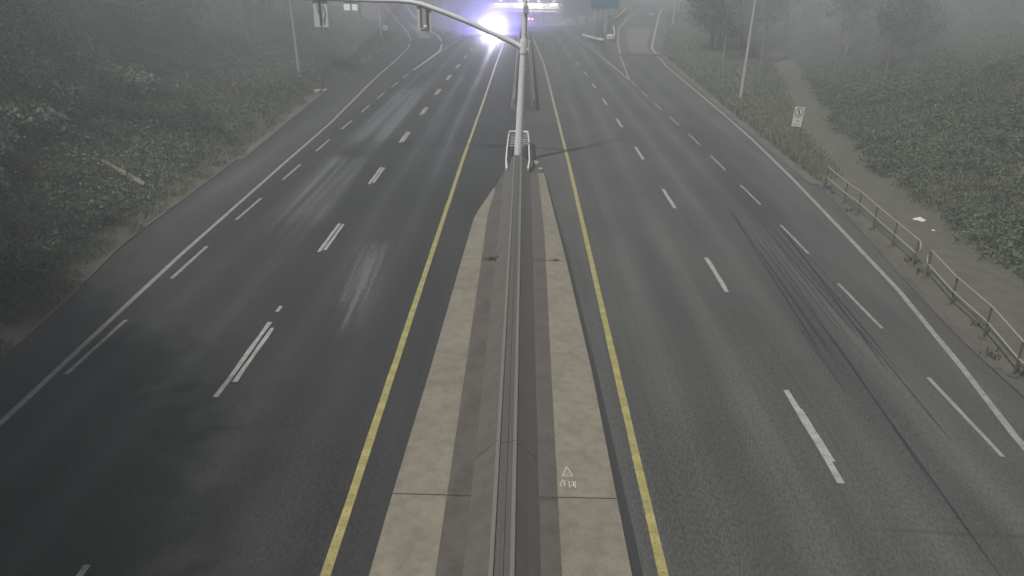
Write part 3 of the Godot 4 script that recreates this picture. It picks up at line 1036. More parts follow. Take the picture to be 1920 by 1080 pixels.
# ------------------------------------------------------------------ cantilever gantry over the left carriageway
func build_gantry() -> void:
	var o := thing("mast_arm_pole", "tall tapered galvanised pole in the median with a long curved mast arm to the left", "pole", Vector3(-.2, 0, -38.8))
	var s := st_new()
	tube(s, [Vector3(0, 0, 0), Vector3(.02, .6, 0), Vector3(.1, 3.0, 0), Vector3(.19, 5.6, 0), Vector3(.2, 5.95, 0)], [.23, .21, .185, .165, .16], 18)
	obj("pole", done(s), M.galv_pale, o)
	s = st_new()
	tube(s, [Vector3(.2, 5.9, 0), Vector3(.23, 7.6, 0), Vector3(.33, 13.0, 0)], [.13, .115, .08], 16)
	obj("upper_pole", done(s), M.galv_pale, o)
	s = st_new()
	tube(s, [Vector3(.01, 0, 0), Vector3(.01, .06, 0)], [.36, .36], 16)
	obj("base_plate", done(s), M.galv, o)
	s = st_new()
	tube(s, [Vector3(.19, 5.35, 0), Vector3(.2, 5.98, 0)], [.21, .2], 16)
	box(s, Vector3(.43, 5.66, 0), Vector3(.03, .6, .4))
	for y in [5.45, 5.87]:
		tube(s, [Vector3(.44, y, .13), Vector3(.5, y, .13)], [.035, .035], 6)
		tube(s, [Vector3(.44, y, -.13), Vector3(.5, y, -.13)], [.035, .035], 6)
	box(s, Vector3(.33, 5.5, 0), Vector3(.2, .08, .3), Basis(Vector3.BACK, .6))
	obj("arm_clamp", done(s), M.galv_pale, o)
	s = st_new()
	var pts := []
	var rad := []
	var line := [[.1, 5.6], [-.4, 5.87], [-1.4, 6.27], [-2.45, 6.72], [-3.6, 7.15], [-4.75, 7.52], [-5.3, 7.62], [-5.9, 7.66], [-7.2, 7.66], [-10.0, 7.70], [-12.6, 7.73]]
	for i in line.size():
		pts.append(Vector3(line[i][0], line[i][1], 0))
		rad.append(lerpf(.135, .09, i / 10.0))
	tube(s, pts, rad, 14)
	obj("mast_arm", done(s), M.galv_pale, o)
	s = st_new()
	box(s, Vector3(.27, 7.35, .16), Vector3(.26, .34, .2))
	obj("junction_box", done(s), M.galv, o)
	# signs that hang from it, seen from behind
	for e in [[-9.82, 7.02, "tall plate sign seen from behind, hung near the outer end of the mast arm", 0], [-4.83, 6.92, "tall plate sign seen from behind, hung where the mast arm bends, nearer the pole", 1]]:
		var b := thing("hanging_sign", e[2], "sign", Vector3(e[0], e[1], -38.72), "tall plate signs on the mast arm")
		s = st_new()
		box(s, Vector3(0, 0, -.1), Vector3(.68, 1.24, .02))
		obj("plate", done(s), M.plate, b)
		for x in [-.17, .17] if e[3] else [-.03]:
			s = st_new()
			box(s, Vector3(x, .02, -.055), Vector3(.045 if e[3] else .06, 1.14, .05))
			obj("hanger", done(s), M.galv_dark, b)
		s = st_new()
		if e[3]:
			box(s, Vector3(0, -.52, -.05), Vector3(.4, .05, .05))
			box(s, Vector3(.0, .0, -.06), Vector3(.2, 1.05, .04))
		else:
			tube(s, [Vector3(-.13, .5, -.04), Vector3(-.16, .3, .02), Vector3(-.1, .1, -.02), Vector3(-.05, -.1, -.04)], [.025, .025, .025, .025], 6)
			tube(s, [Vector3(.1, .45, -.04), Vector3(.13, .2, .02), Vector3(.08, -.1, .0), Vector3(.1, -.4, -.04)], [.025, .025, .025, .025], 6)
		obj("fitting", done(s), M.galv, b)
		if e[3]:
			s = st_new()
			box(s, Vector3(.06, -.4, -.02), Vector3(.12, .1, .06))
			obj("connector", done(s), M.plate_white, b)
	var w := thing("white_sign", "small white rectangular sign hung under the mast arm, with a post strap down it", "sign", Vector3(-8.35, 7.39, -38.72))
	s = st_new()
	box(s, Vector3(0, 0, -.08), Vector3(.66, .4, .02))
	obj("plate", done(s), M.plate_white, w)
	s = st_new()
	box(s, Vector3(0, .05, -.05), Vector3(.05, .44, .03))
	obj("strap", done(s), M.galv, w)

# ------------------------------------------------------------------ lamp posts, signs, railings, litter
func lamp_post(x: float, d: float, top: Vector3, label: String, h: float) -> void:
	var y := land(x, d)
	var o := thing("lamp_post", label, "lamp post", Vector3(x, y, -d), "lamp posts beside the highway")
	var s := st_new()
	tube(s, [Vector3(0, -.3, 0), Vector3(0, .5, 0), top * (h / top.y)], [.14, .13, .075], 12)
	obj("pole", done(s), M.galv, o)
	s = st_new()
	box(s, Vector3(0, .02, 0), Vector3(.45, .1, .45))
	obj("base", done(s), M.rubble, o)
	s = st_new()
	var t := top * (h / top.y)
	var dir := -signf(x)
	tube(s, [t + Vector3(0, -.2, 0), t + Vector3(dir * .9, .25, 0), t + Vector3(dir * 2.2, .4, 0)], [.06, .05, .04], 8)
	obj("arm", done(s), M.galv, o)
	s = st_new()
	box(s, t + Vector3(dir * 2.5, .38, 0), Vector3(.7, .14, .32), Basis(), .04)
	obj("lamp_head", done(s), M.galv_dark, o)

func railing(pts: Array, posts: Array, first_end: bool, last_end: bool, label: String) -> void:
	var o := thing("railing", label, "railing", Vector3.ZERO, "two rail railings beside the right shoulder")
	var hi := []
	var lo := []
	var foot := []
	for p in pts:
		var y := land(p[0], p[1]) + .02
		foot.append(Vector3(p[0], y, -p[1]))
		hi.append(Vector3(p[0], y + .93, -p[1]))
		lo.append(Vector3(p[0], y + .47, -p[1]))
	for q in [[hi, "top_rail"], [lo, "middle_rail"]]:
		var s := st_new()
		var r := []
		for i in q[0].size():
			r.append(.024)
		tube(s, q[0], r, 8)
		obj(q[1], done(s), M.rail, o)
	for k in 2:
		if (k == 0 and first_end) or (k == 1 and last_end):
			var i: int = 0 if k == 0 else hi.size() - 1
			var a: Vector3 = hi[i]
			var b: Vector3 = lo[i]
			var out: Vector3 = (hi[i] - hi[1 if k == 0 else i - 1]).normalized()
			var s := st_new()
			var arc := []
			var r := []
			for j in 7:
				var t := PI * j / 6.0
				arc.append(a.lerp(b, (1.0 - cos(t)) * .5) + out * sin(t) * .26)
				r.append(.022)
			tube(s, arc, r, 8)
			obj("rounded_end", done(s), M.rail, o)
	for p in posts:
		var y := land(p[0], p[1])
		var s := st_new()
		tube(s, [Vector3(p[0], y - .1, -p[1]), Vector3(p[0], y + .94, -p[1])], [.03, .028], 8)
		obj("post", done(s), M.post, o)
		s = st_new()
		box(s, Vector3(p[0], y + .03, -p[1]), Vector3(.22, .07, .22), Basis(Vector3.UP, rng.randf()), .02)
		obj("post_foot", done(s), M.post, o)

func build_street_things() -> void:
	lamp_post(-18.47, 64.55, Vector3(-.35, 10.0, 0), "tall grey lamp post on the left grass bank, left of the hanging signs", 10.5)
	lamp_post(16.61, 59.5, Vector3(.25, 10.0, 0), "tall grey lamp post on the right verge beyond the small white sign", 10.5)
	lamp_post(-18.97, 105.8, Vector3(-.1, 10.0, 0), "hazy lamp post on the left bank beside the far slip road", 11.0)
	lamp_post(23.51, 127.6, Vector3(.3, 10.0, 0), "hazy lamp post at the woods edge beside the right slip road", 11.0)
	# no-pedestrians sign
	var o := thing("no_pedestrians_sign", "white sign with barred walking figure and text tablet on the right verge", "sign", Vector3(15.8, land(15.8, 44.6), -44.6))
	var tilt := Basis(Vector3.BACK, -.06)
	var s := st_new()
	box(s, tilt * Vector3(0, .95, -.06), Vector3(.07, 2.0, .05), tilt)
	obj("post", done(s), M.galv_dark, o)
	s = st_new()
	box(s, tilt * Vector3(0, 1.62, 0), Vector3(.56, .62, .015), tilt)
	obj("panel", done(s), M.sign_white, o)
	s = st_new()
	box(s, tilt * Vector3(0, 1.05, 0), Vector3(.56, .46, .015), tilt)
	obj("text_tablet", done(s), M.sign_white, o)
	s = st_new()
	for i in 28:
		var a := TAU * i / 28.0
		var b := TAU * (i + 1) / 28.0
		quad(s, tilt * Vector3(cos(b) * .19, 1.63 + sin(b) * .22, .011), tilt * Vector3(cos(b) * .235, 1.63 + sin(b) * .265, .011), tilt * Vector3(cos(a) * .235, 1.63 + sin(a) * .265, .011), tilt * Vector3(cos(a) * .19, 1.63 + sin(a) * .22, .011))
	box(s, tilt * Vector3(0, 1.63, .012), Vector3(.035, .46, .004), tilt * Basis(Vector3.BACK, .7))
	obj("ring_and_bar", done(s), M.sign_ink, o)
	s = st_new()
	box(s, tilt * Vector3(.0, 1.75, .013), Vector3(.06, .07, .004), tilt)
	box(s, tilt * Vector3(.0, 1.65, .013), Vector3(.075, .13, .004), tilt)
	box(s, tilt * Vector3(-.035, 1.53, .013), Vector3(.035, .15, .004), tilt * Basis(Vector3.BACK, -.35))
	box(s, tilt * Vector3(.035, 1.53, .013), Vector3(.035, .15, .004), tilt * Basis(Vector3.BACK, .35))
	obj("walking_figure", done(s), M.sign_ink, o)
	s = st_new()
	for e in [[.02, 1.16, .2], [.02, 1.09, .14], [-.02, .95, .4]]:
		box(s, tilt * Vector3(e[0], e[1], .01), Vector3(e[2], .045, .004), tilt)
	obj("text_line", done(s), mat(lin(.2, .22, .2), .7), o)
	# small sign by the left slip road
	o = thing("small_square_sign", "small pale square sign on a post on the left bank by the slip road", "sign", Vector3(-19.1, land(-19.1, 110.0), -110.0))
	s = st_new()
	box(s, Vector3(0, .7, -.05), Vector3(.08, 1.9, .06))
	obj("post", done(s), M.galv_dark, o)
	s = st_new()
	box(s, Vector3(0, 1.35, 0), Vector3(.62, .62, .02))
	obj("panel", done(s), M.plate, o)
	s = st_new()
	box(s, Vector3(0, 1.38, .014), Vector3(.16, .22, .006))
	obj("dark_symbol", done(s), M.galv_dark, o)
	# big teal guide sign in the right gore
	o = thing("guide_sign", "large teal guide sign on posts between the highway and right slip road", "sign", Vector3(11.3, land(11.3, 117.0), -117.0))
	s = st_new()
	box(s, Vector3(.2, 4.95, 0), Vector3(4.0, 2.2, .06), Basis(), .02)
	obj("panel", done(s), M.teal, o)
	for x in [-1.15, .35, .6]:
		s = st_new()
		box(s, Vector3(x, 2.7 if x < 0 else 2.2, -.1), Vector3(.14, 6.0, .14))
		obj("post", done(s), M.galv, o)
	# crash barrel and rails in the gore
	o = thing("crash_barrel", "squat pale crash cushion box at the tip of the grass gore", "crash cushion", Vector3(11.55, land(11.55, 107.0), -107.0))
	s = st_new()
	var pts := []
	var rad := []
	for e in [[0.0, .52], [.1, .56], [.5, .6], [.52, .63], [.58, .63], [.6, .6], [.95, .58], [1.0, .5]]:
		pts.append(Vector3(0, e[0], 0)); rad.append(e[1])
	tube(s, pts, rad, 18)
	obj("drum", done(s), M.rubble, o)
	s = st_new()
	tube(s, [Vector3(0, 1.0, 0), Vector3(0, 1.06, 0)], [.54, .46], 18)
	obj("lid", done(s), M.parapet, o)
	var rails := [[[[10.75, 107.4], [9.9, 112.0], [8.6, 119.0]], "guardrail from the crash cushion back along the highway side of the gore"], [[[12.2, 108.0], [12.7, 113.0], [13.2, 119.5]], "short pale guardrail from the crash cushion along the slip road side of the gore"], [[[14.6, 132.0], [16.0, 136.0], [17.2, 142.0], [19.0, 151.0]], "pale curved guardrail at the top of the grass gore"]]
	for r in rails:
		var g := thing("guardrail", r[1], "guardrail")
		s = st_new()
		var path := []
		for p in r[0]:
			path.append(Vector3(p[0], land(p[0], p[1]) + .6, -p[1]))
		for i in path.size() - 1:
			var a: Vector3 = path[i]
			var b: Vector3 = path[i + 1]
			var n := (b - a).cross(Vector3.UP).normalized() * .04
			for sg in [-1.0, 1.0]:
				for q in [[-.16, .0, -.08, 1.0], [-.08, 1.0, 0.0, .0], [0.0, .0, .08, 1.0], [.08, 1.0, .16, .0]]:
					quad(s, a + Vector3.UP * q[0] + n * sg * q[1], b + Vector3.UP * q[0] + n * sg * q[1], b + Vector3.UP * q[2] + n * sg * q[3], a + Vector3.UP * q[2] + n * sg * q[3])
			quad(s, a + Vector3.UP * .16 - n, b + Vector3.UP * .16 - n, b + Vector3.UP * .16 + n, a + Vector3.UP * .16 + n)
		obj("rail", done(s), M.galv_pale, g)
		for i in path.size():
			s = st_new()
			box(s, path[i] + Vector3(0, -.28, 0), Vector3(.12, .8, .12))
			obj("post", done(s), M.galv_dark, g)
	# railings along the right shoulder
	railing([[12.02, 13.0], [12.14, 16.6], [12.5, 18.6], [12.69, 20.8], [13.02, 22.9]], [[12.05, 13.9], [12.14, 16.6], [12.5, 18.6], [12.75, 20.8], [13.02, 22.9]], false, true, "nearer two rail metal railing with a rounded end, along the right shoulder")
	railing([[13.14, 24.0], [13.33, 26.0], [13.54, 28.1], [13.75, 30.1], [13.8, 31.6], [14.05, 34.6]], [[13.14, 24.0], [13.33, 26.0], [13.54, 28.1], [13.75, 30.1], [13.85, 31.8], [14.05, 34.6]], true, false, "farther two rail metal railing, ending in the weeds below the white sign")
	# litter and odds and ends
	var bag := RandomNumberGenerator.new()
	bag.seed = 5
	s = st_new()
	var ring := []
	for i in 9:
		var a := TAU * i / 9.0
		ring.append(Vector3(cos(a) * bag.randf_range(.24, .42), bag.randf_range(0, .06), sin(a) * bag.randf_range(.18, .3)))
	for i in 9:
		tri(s, Vector3(.03, .2, 0), ring[i], ring[(i + 1) % 9])
	var t := obj("litter_bag", done(s), M.bag, self)
	t.position = Vector3(15.6, land(15.6, 28.85) + .05, -28.85)
	t.scale = Vector3.ONE * .75
	tag(t, "crumpled white bag lying at the far edge of the dirt path", "litter")
	s = st_new()
	box(s, Vector3.ZERO, Vector3(.12, .06, .1), Basis(Vector3.UP, .4), .015)
	t = obj("litter_scrap", done(s), M.bag, self)
	t.position = Vector3(15.56, land(15.56, 27.6) + .06, -27.6)
	tag(t, "tiny white scrap of litter near the crumpled bag", "litter")
	s = st_new()
	tube(s, [Vector3(-17.7, land(-17.7, 31.5) + .55, -31.5), Vector3(-16.8, land(-16.8, 31.2) + .52, -31.2), Vector3(-15.75, land(-15.75, 30.85) + .4, -30.85)], [.06, .1, .11], 9)
	t = obj("fallen_log", done(s), M.log, self)
	tag(t, "bare pale fallen log lying in the weeds of the left bank", "log")
	for e in [[-16.1, 60.9, .55, "broken pale concrete block at the left road edge below the lamp post"], [-15.75, 61.8, .4, "smaller pale stone beyond the concrete block at the left road edge"], [-19.4, 99.6, .5, "hazy pale stones on the bank near the left slip road"]]:
		var g := RandomNumberGenerator.new()
		g.seed = int(e[1] * 10)
		s = st_new()
		for i in 3:
			box(s, Vector3(g.randf_range(-.3, .3), e[2] * .2, g.randf_range(-.4, .4)) * (1.0 if i else 0.0), Vector3(e[2], e[2] * .5, e[2] * .7) * (1.0 if i == 0 else .5), Basis.from_euler(Vector3(g.randf() * .4, g.randf() * 3.0, g.randf() * .3)), .05)
		t = obj("stone_block", done(s), M.rubble, self)
		t.position = Vector3(e[0], land(e[0], e[1]) + e[2] * .2, -e[1])
		tag(t, e[3], "stone")

# ------------------------------------------------------------------ vehicles
func car(called: String, label: String, at: Vector3, turn: float, paint: Material) -> Node3D:
	var o := thing(called, label, "car", at)
	o.rotation.y = turn
	var side := [[-2.2, .45], [-2.15, .75], [-1.3, .92], [-.75, .98], [0, 1.42], [1.2, 1.44], [1.75, 1.05], [2.15, .98], [2.2, .5]]
	var s := st_new()
	for i in side.size() - 1:   # body, swept across with tumblehome; front is -z
		var a: Array = side[i]
		var b: Array = side[i + 1]
		var wa := .88 if a[1] < 1.0 else .66
		var wb := .88 if b[1] < 1.0 else .66
		quad(s, Vector3(wa, a[1], a[0]), Vector3(-wa, a[1], a[0]), Vector3(-wb, b[1], b[0]), Vector3(wb, b[1], b[0]))
		quad(s, Vector3(-.9, .3, a[0]), Vector3(-.9, .3, b[0]), Vector3(-wb, b[1], b[0]), Vector3(-wa, a[1], a[0]))
		quad(s, Vector3(.9, .3, b[0]), Vector3(.9, .3, a[0]), Vector3(wa, a[1], a[0]), Vector3(wb, b[1], b[0]))
	quad(s, Vector3(.9, .3, -2.2), Vector3(-.9, .3, -2.2), Vector3(-.88, .45, -2.2), Vector3(.88, .45, -2.2))
	quad(s, Vector3(-.9, .3, 2.2), Vector3(.9, .3, 2.2), Vector3(.88, .5, 2.2), Vector3(-.88, .5, 2.2))
	quad(s, Vector3(-.9, .3, -2.2), Vector3(.9, .3, -2.2), Vector3(.9, .3, 2.2), Vector3(-.9, .3, 2.2))
	obj("body", done(s), paint, o)
	s = st_new()
	quad(s, Vector3(.74, 1.02, -.72), Vector3(-.74, 1.02, -.72), Vector3(-.62, 1.38, -.06), Vector3(.62, 1.38, -.06))
	obj("windscreen", done(s), M.glass, o)
	s = st_new()
	quad(s, Vector3(-.62, 1.40, 1.28), Vector3(.62, 1.40, 1.28), Vector3(.72, 1.08, 1.74), Vector3(-.72, 1.08, 1.74))
	obj("rear_window", done(s), M.glass, o)
	for x in [-.78, .78]:
		for z in [-1.35, 1.35]:
			s = st_new()
			tube(s, [Vector3(x - .11, .32, z), Vector3(x + .11, .32, z)], [.32, .32], 16)
			obj("wheel", done(s), M.tyre, o)
	return o

func build_cars() -> void:
	# oncoming car, headlights full on
	var o := car("oncoming_car", "oncoming car in the inner left lane, lost in the glare of its headlights", Vector3(-4.9, 0, -128.0), PI, M.car_dark)
	var bulb := glow(Color(.93, .9, 1.0), 60.0)
	for x in [-.62, .62]:
		var s := st_new()
		tube(s, [Vector3(x, .68, -2.16), Vector3(x, .68, -2.30)], [.13, .12], 14)
		obj("headlight", done(s), bulb, o)
		var om := OmniLight3D.new()
		om.name = "headlight_glow"
		om.light_color = Color(.62, .58, 1.0)
		om.light_energy = 160.0
		om.light_size = .1
		om.omni_range = 80.0
		om.omni_attenuation = 2.0
		om.shadow_enabled = true
		om.position = Vector3(x, .68, -2.24)
		o.add_child(om)
		var sp := SpotLight3D.new()
		sp.name = "headlight_beam"
		sp.light_color = Color(.9, .9, 1.0)
		sp.light_energy = 900.0
		sp.light_size = .1
		sp.spot_angle = 14.0
		sp.spot_angle_attenuation = 1.0
		sp.spot_range = 200.0
		sp.shadow_enabled = true
		sp.position = Vector3(x, .68, -2.36)
		sp.rotation_degrees = Vector3(-.5, 0, 0)
		o.add_child(sp)
	# mist added round the headlights to stand in for lens bloom
	for e in [[.07, Vector3(5.4, 4.4, 6.0), "dense core of added mist giving the white headlight glare of the oncoming car"], [.035, Vector3(8.5, 6.4, 9.0), "inner added mist for the glare around the headlights of the oncoming car"], [.02, Vector3(13.0, 9.5, 14.0), "added mist for the pale violet bloom around the headlights"], [.020, Vector3(22.0, 15.0, 24.0), "thin added mist for the violet veil over both inner lanes"], [.011, Vector3(36.0, 22.0, 42.0), "faint outer added mist for the violet veil around the headlight glare"]]:
		var fm := FogMaterial.new()
		fm.density = e[0]
		fm.albedo = Color(.95, .95, 1.0)
		var f := FogVolume.new()
		f.name = numbered("added_glare_mist")
		f.shape = RenderingServer.FOG_VOLUME_SHAPE_ELLIPSOID
		f.size = e[1]
		f.material = fm
		f.position = Vector3(-4.8, 1.1, -126.2)
		f.rotation.z = .35
		tag(f, e[2], "mist")
		f.set_meta("kind", "stuff")
		add_child(f)
	for e in [[.008, Vector3(-36, 9, -72), Vector3(48, 26, 110), "pale mist hanging over the woods of the left bank"], [.006, Vector3(-38, 10, -68), Vector3(40, 22, 84), "thicker mist among the trees high on the left bank"], [.006, Vector3(-40, 11, -62), Vector3(34, 20, 60), "thickest mist at the upper left over the thicket"], [.009, Vector3(42, 10, -64), Vector3(50, 28, 92), "pale mist hanging over the top of the right bank"], [.008, Vector3(42, 11, -58), Vector3(42, 24, 66), "thicker mist at the upper right over the weeds"]]:
		var fm := FogMaterial.new()
		fm.density = e[0]
		fm.albedo = Color(.97, .985, .99)
		var f := FogVolume.new()
		f.name = numbered("mist_bank")
		f.shape = RenderingServer.FOG_VOLUME_SHAPE_ELLIPSOID
		f.size = e[2]
		f.material = fm
		f.position = e[1]
		tag(f, e[3], "mist")
		f.set_meta("kind", "stuff")
		add_child(f)
	# car going away under the bridge
	o = car("departing_car", "distant car with two red tail lights going away under the bridge", Vector3(2.3, -7.5, -298.0), 0.0, M.car_silver)
	var red := glow(Color(1.0, .5, .55), 420.0)
	for x in [-.66, .66]:
		var s := st_new()
		box(s, Vector3(x, .88, 2.22), Vector3(.3, .22, .08))
		obj("tail_light", done(s), red, o)
		var om := OmniLight3D.new()
		om.name = "tail_light_glow"
		om.light_color = Color(1.0, .2, .2)
		om.light_energy = .25
		om.light_size = .1
		om.omni_range = 30.0
		om.omni_attenuation = 2.0
		om.shadow_enabled = true
		om.position = Vector3(x, .88, 2.23)
		o.add_child(om)

# ------------------------------------------------------------------ plants
func build_plants() -> void:
	var g1 := Color(.058, .083, .044)
	var g2 := Color(.080, .104, .056)
	var g3 := Color(.046, .067, .038)
	var g4 := Color(.098, .108, .066)
	var br := Color(.10, .082, .060)
	var pale := Color(.17, .195, .14)
	tree_proto("broad", 9.0, Vector3(3.2, 3.2, 3.2), 2.3, [g1, g2, g3, g2], .21, 60, 80, 101, M.bark)
	tree_proto("tall", 12.0, Vector3(3.0, 4.6, 3.0), 2.6, [g1, g3, g2], .22, 66, 80, 102, M.bark, .2)
	tree_proto("thin", 10.0, Vector3(2.0, 3.6, 2.0), 2.8, [g2, g4, g1], .19, 44, 64, 103, M.bark_pale, .12)
	tree_proto("dark", 10.0, Vector3(3.4, 3.8, 3.4), 1.6, [g3, g1, g3], .21, 70, 80, 104, M.bark)
	shrub_proto("bush", Vector3(1.5, 1.2, 1.5), [g1, g2, g3], .11, 44, 80, 201)
	shrub_proto("vine", Vector3(1.7, 1.0, 1.6), [g2, g4, pale, g2], .13, 40, 70, 202)
	shrub_proto("brush", Vector3(1.1, .8, 1.1), [g1, br, g3, g2], .09, 34, 64, 203)
	shrub_proto("pale_leaved", Vector3(1.3, 1.3, 1.3), [pale, g2, pale, g4], .26, 20, 26, 204)
	# trees near the camera on the left, outside the picture: they shade the lower left
	for e in [["tall", -17.5, 12.5, 1.0], ["broad", -16.2, 8.5, 1.0], ["tall", -15.5, 4.0, 1.0], ["dark", -18.8, 15.0, .85], ["broad", -14.5, .5, 1.15], ["dark", -14.8, 7.5, 1.0], ["tall", -13.6, -2.5, 1.1], ["dark", -15.0, -5.0, 1.1], ["broad", -13.3, 3.0, 1.35], ["tall", -13.2, 6.5, 1.15], ["tall", -13.1, .5, 1.25], ["broad", -13.6, 9.5, 1.1], ["dark", -21.5, 19.0, 1.0], ["broad", -24.5, 17.0, 1.15], ["tall", -22.0, 14.0, 1.05], ["dark", -26.0, 21.5, 1.1], ["tall", -28.0, 18.0, 1.1], ["broad", -20.0, 16.5, .9], ["dark", -18.0, 10.0, 1.1], ["tall", -13.8, 12.0, .85]]:
		plant(e[0], "bank_tree", e[1], e[2], e[3], "big leafy tree on the left bank beside the camera, shading the road", "tree", "trees on the left bank beside the camera")
	for e in [["dark", -22.0, 27.0, .62, "dark tree overhanging the left edge of the picture, nearest"], ["tall", -24.5, 30.5, .62, "narrow dark tree behind the nearest tree at the left edge"], ["dark", -24.0, 34.5, .66, "dark tree at the left edge, above the pale leaved shrubs"], ["broad", -27.0, 33.0, .7, "round dark tree high on the bank at the left edge"], ["dark", -26.5, 39.0, .7, "dense dark tree right of the left edge, high on the bank"]]:
		plant(e[0], "edge_tree", e[1], e[2], e[3], e[4], "tree", "dark trees at the left edge")
	# left bank: thicket close by
	for i in 46:
		var d := rng.randf_range(17.0, 44.0)
		var s := rng.randf_range(3.0, 16.0) if d > 24 else rng.randf_range(2.0, 12.0)
		var x := ip(d, out_l) - s
		var kind: String = ["bush", "vine", "bush", "brush", "pale_leaved"][rng.randi() % 5]
		if absf(d - 31.2) < 2.2 and s < 6.0:
			continue
		plant(kind, "thicket_shrub", x, d, rng.randf_range(.7, 1.25), "*shrub in the near left thicket", "shrub", "thicket shrubs on the near left bank")
	for e in [[-20.6, 31.5, 1.0, "topmost shrub with large pale leaves at the left edge"], [-19.6, 27.0, .9, "middle shrub with large pale leaves at the left edge"], [-20.8, 29.0, .9, "shrub with large pale leaves below the dark tree at the left edge"], [-18.6, 25.0, .8, "lowest shrub with large pale leaves at the left edge"]]:
		plant("pale_leaved", "pale_shrub", e[0], e[1], e[2], e[3], "shrub", "pale leaved shrubs on the left bank")
	for i in 40:
		var d := rng.randf_range(26.0, 100.0)
		var s := rng.randf_range(13.0, 30.0) if d < 58.0 else rng.randf_range(8.0, 28.0)
		plant(["broad", "tall", "dark", "thin"][rng.randi() % 4], "left_wood_tree", ip(d, out_l) - s, d, rng.randf_range(.75, 1.15), "*tree in the left bank woods", "tree", "trees in the woods up the left bank")
	for i in 22:
		var d := rng.randf_range(30.0, 66.0)
		plant(["broad", "dark", "tall"][rng.randi() % 3], "bank_edge_tree", ip(d, out_l) - rng.randf_range(9.5, 17.0), d, rng.randf_range(.5, .8), "*smaller tree at the front of the left bank woods", "tree", "smaller trees at the front of the left bank woods")
	for e in [[27.5, 57.0, .6], [30.0, 63.0, .65], [33.0, 69.0, .7]]:
		plant("broad", "path_side_tree", e[0], e[1], e[2], ["nearest tree overhanging the right side of the dirt path", "middle tree overhanging the right side of the dirt path", "farthest tree overhanging the right side of the dirt path"][int((e[1] - 56.0) / 5.5)], "tree", "trees overhanging the dirt path")
	for i in 26:
		var d := rng.randf_range(44.0, 100.0)
		plant(["bush", "brush", "brush"][rng.randi() % 3], "bank_shrub", ip(d, out_l) - rng.randf_range(4.5, 12.0), d, rng.randf_range(.6, 1.2), "*shrub on the left grass bank by the lamp post", "shrub", "low shrubs on the left grass bank")
	for i in 34:
		var d := rng.randf_range(100.0, 210.0)
		plant(["dark", "tall", "dark", "thin"][rng.randi() % 4], "dark_wood_tree", ip(d, out_l) - rng.randf_range(3.5, 24.0), d, rng.randf_range(.8, 1.2), "*hazy tree left of the left slip road", "tree", "trees left of the left slip road")
	# between the left slip road and the highway, and up to the bridge
	for i in 26:
		var d := rng.randf_range(150.0, 264.0)
		var a := ip(d, gore_l) + 2.5
		var b := ip(d, inner_l) - 5.0
		if b < a + 1.0:
			continue
		plant(["dark", "broad", "tall"][rng.randi() % 3], "gore_tree", rng.randf_range(a, b), d, rng.randf_range(.6, .9), "hazy tree between the left slip road and the highway", "tree", "trees between the left slip road and the highway")
	for i in 26:
		var d := rng.randf_range(124.0, 258.0)
		var a := maxf(ip(d, inner_r) + 4.5, 8.8 + (d - 124.0) * .03)
		var b := ip(d, gore_r) - 4.0
		if b < a + .5 or (d < 150.0 and a < 12.0 and rng.randf() < .3):
			continue
		plant(["dark", "broad", "dark"][rng.randi() % 3], "gore_tree", rng.randf_range(a, b), d, rng.randf_range(.55, .85) * clampf((d - 90.0) / 60.0, .5, 1.0), "hazy tree behind the teal guide sign", "tree", "trees behind the teal guide sign")
	# right woods
	for i in 40:
		var d := rng.randf_range(62.0, 130.0)
		var t := ip(d, out_r)
		var x := t + rng.randf_range(4.0, 34.0)
		if d < 78.0 and x < ip(d, toe_r) + 2.0:
			continue
		plant(["dark", "thin", "broad", "tall"][rng.randi() % 4], "right_wood_tree", x, d, rng.randf_range(.7, 1.1), "*hazy tree right of the right slip road", "tree", "trees in the woods on the right")
	for i in 30:
		var d := rng.randf_range(34.0, 84.0)
		plant(["broad", "tall", "dark", "thin"][rng.randi() % 4], "bank_top_tree", ip(d, toe_r) + rng.randf_range(13.0, 34.0), d, rng.randf_range(.75, 1.1), "*tree on the right bank above the weeds", "tree", "trees high on the right bank")
	for i in 14:
		var d := rng.randf_range(18.0, 76.0)
		plant(["brush", "bush", "brush", "vine"][rng.randi() % 4], "slope_shrub", ip(d, toe_r) + rng.randf_range(4.0, 15.0), d, rng.randf_range(.4, .8), "*shrub among weeds beyond the dirt path", "shrub", "low shrubs on the right bank")
	for e in [[24.3, 69.0, 1.0, "light leafed tree right of the far end of the dirt path"], [27.5, 71.0, 1.1, "tallest light leafed tree, behind the far end of the dirt path"], [22.6, 57.0, .75, "smaller light leafed tree beside the middle of the dirt path"]]:
		plant("thin", "path_tree", e[0] + 3.5, e[1], e[2], e[3], "tree", "trees at the far end of the dirt path")
	for i in 24:
		plant(["dark", "tall"][rng.randi() % 2], "far_tree", -46.0 + i * 4.0 + rng.randf() * 2.0, rng.randf_range(330.0, 380.0), rng.randf_range(1.0, 1.4), "dim tree far behind the bridge", "tree", "trees behind the bridge")
	for i in 26:
		var d := rng.randf_range(160.0, 260.0)
		plant(["dark", "tall", "broad"][rng.randi() % 3], "hill_tree", ip(d, out_r) + rng.randf_range(3.0, 30.0), d, rng.randf_range(.9, 1.2), "*dim tree beyond the right slip road crest", "tree", "trees beyond the right slip road")

	# ground cover
	var weed_a := leaves(9, 11, Vector3(.34, .26, .34), Vector3(0, .1, 0), .2, .075, [g1, g2, g3], 301, true)
	var weed_b := leaves(9, 10, Vector3(.32, .2, .32), Vector3(0, .07, 0), .2, .065, [g1, br, g3, g2], 302, true)
	var weed_c := leaves(9, 10, Vector3(.38, .28, .38), Vector3(0, .12, 0), .24, .09, [g2, g4, g1, g2], 303, true)
	var grass := blades(16, .13, .26, .012, [Color(.095, .12, .066), Color(.115, .132, .076), Color(.08, .105, .056)], 304)
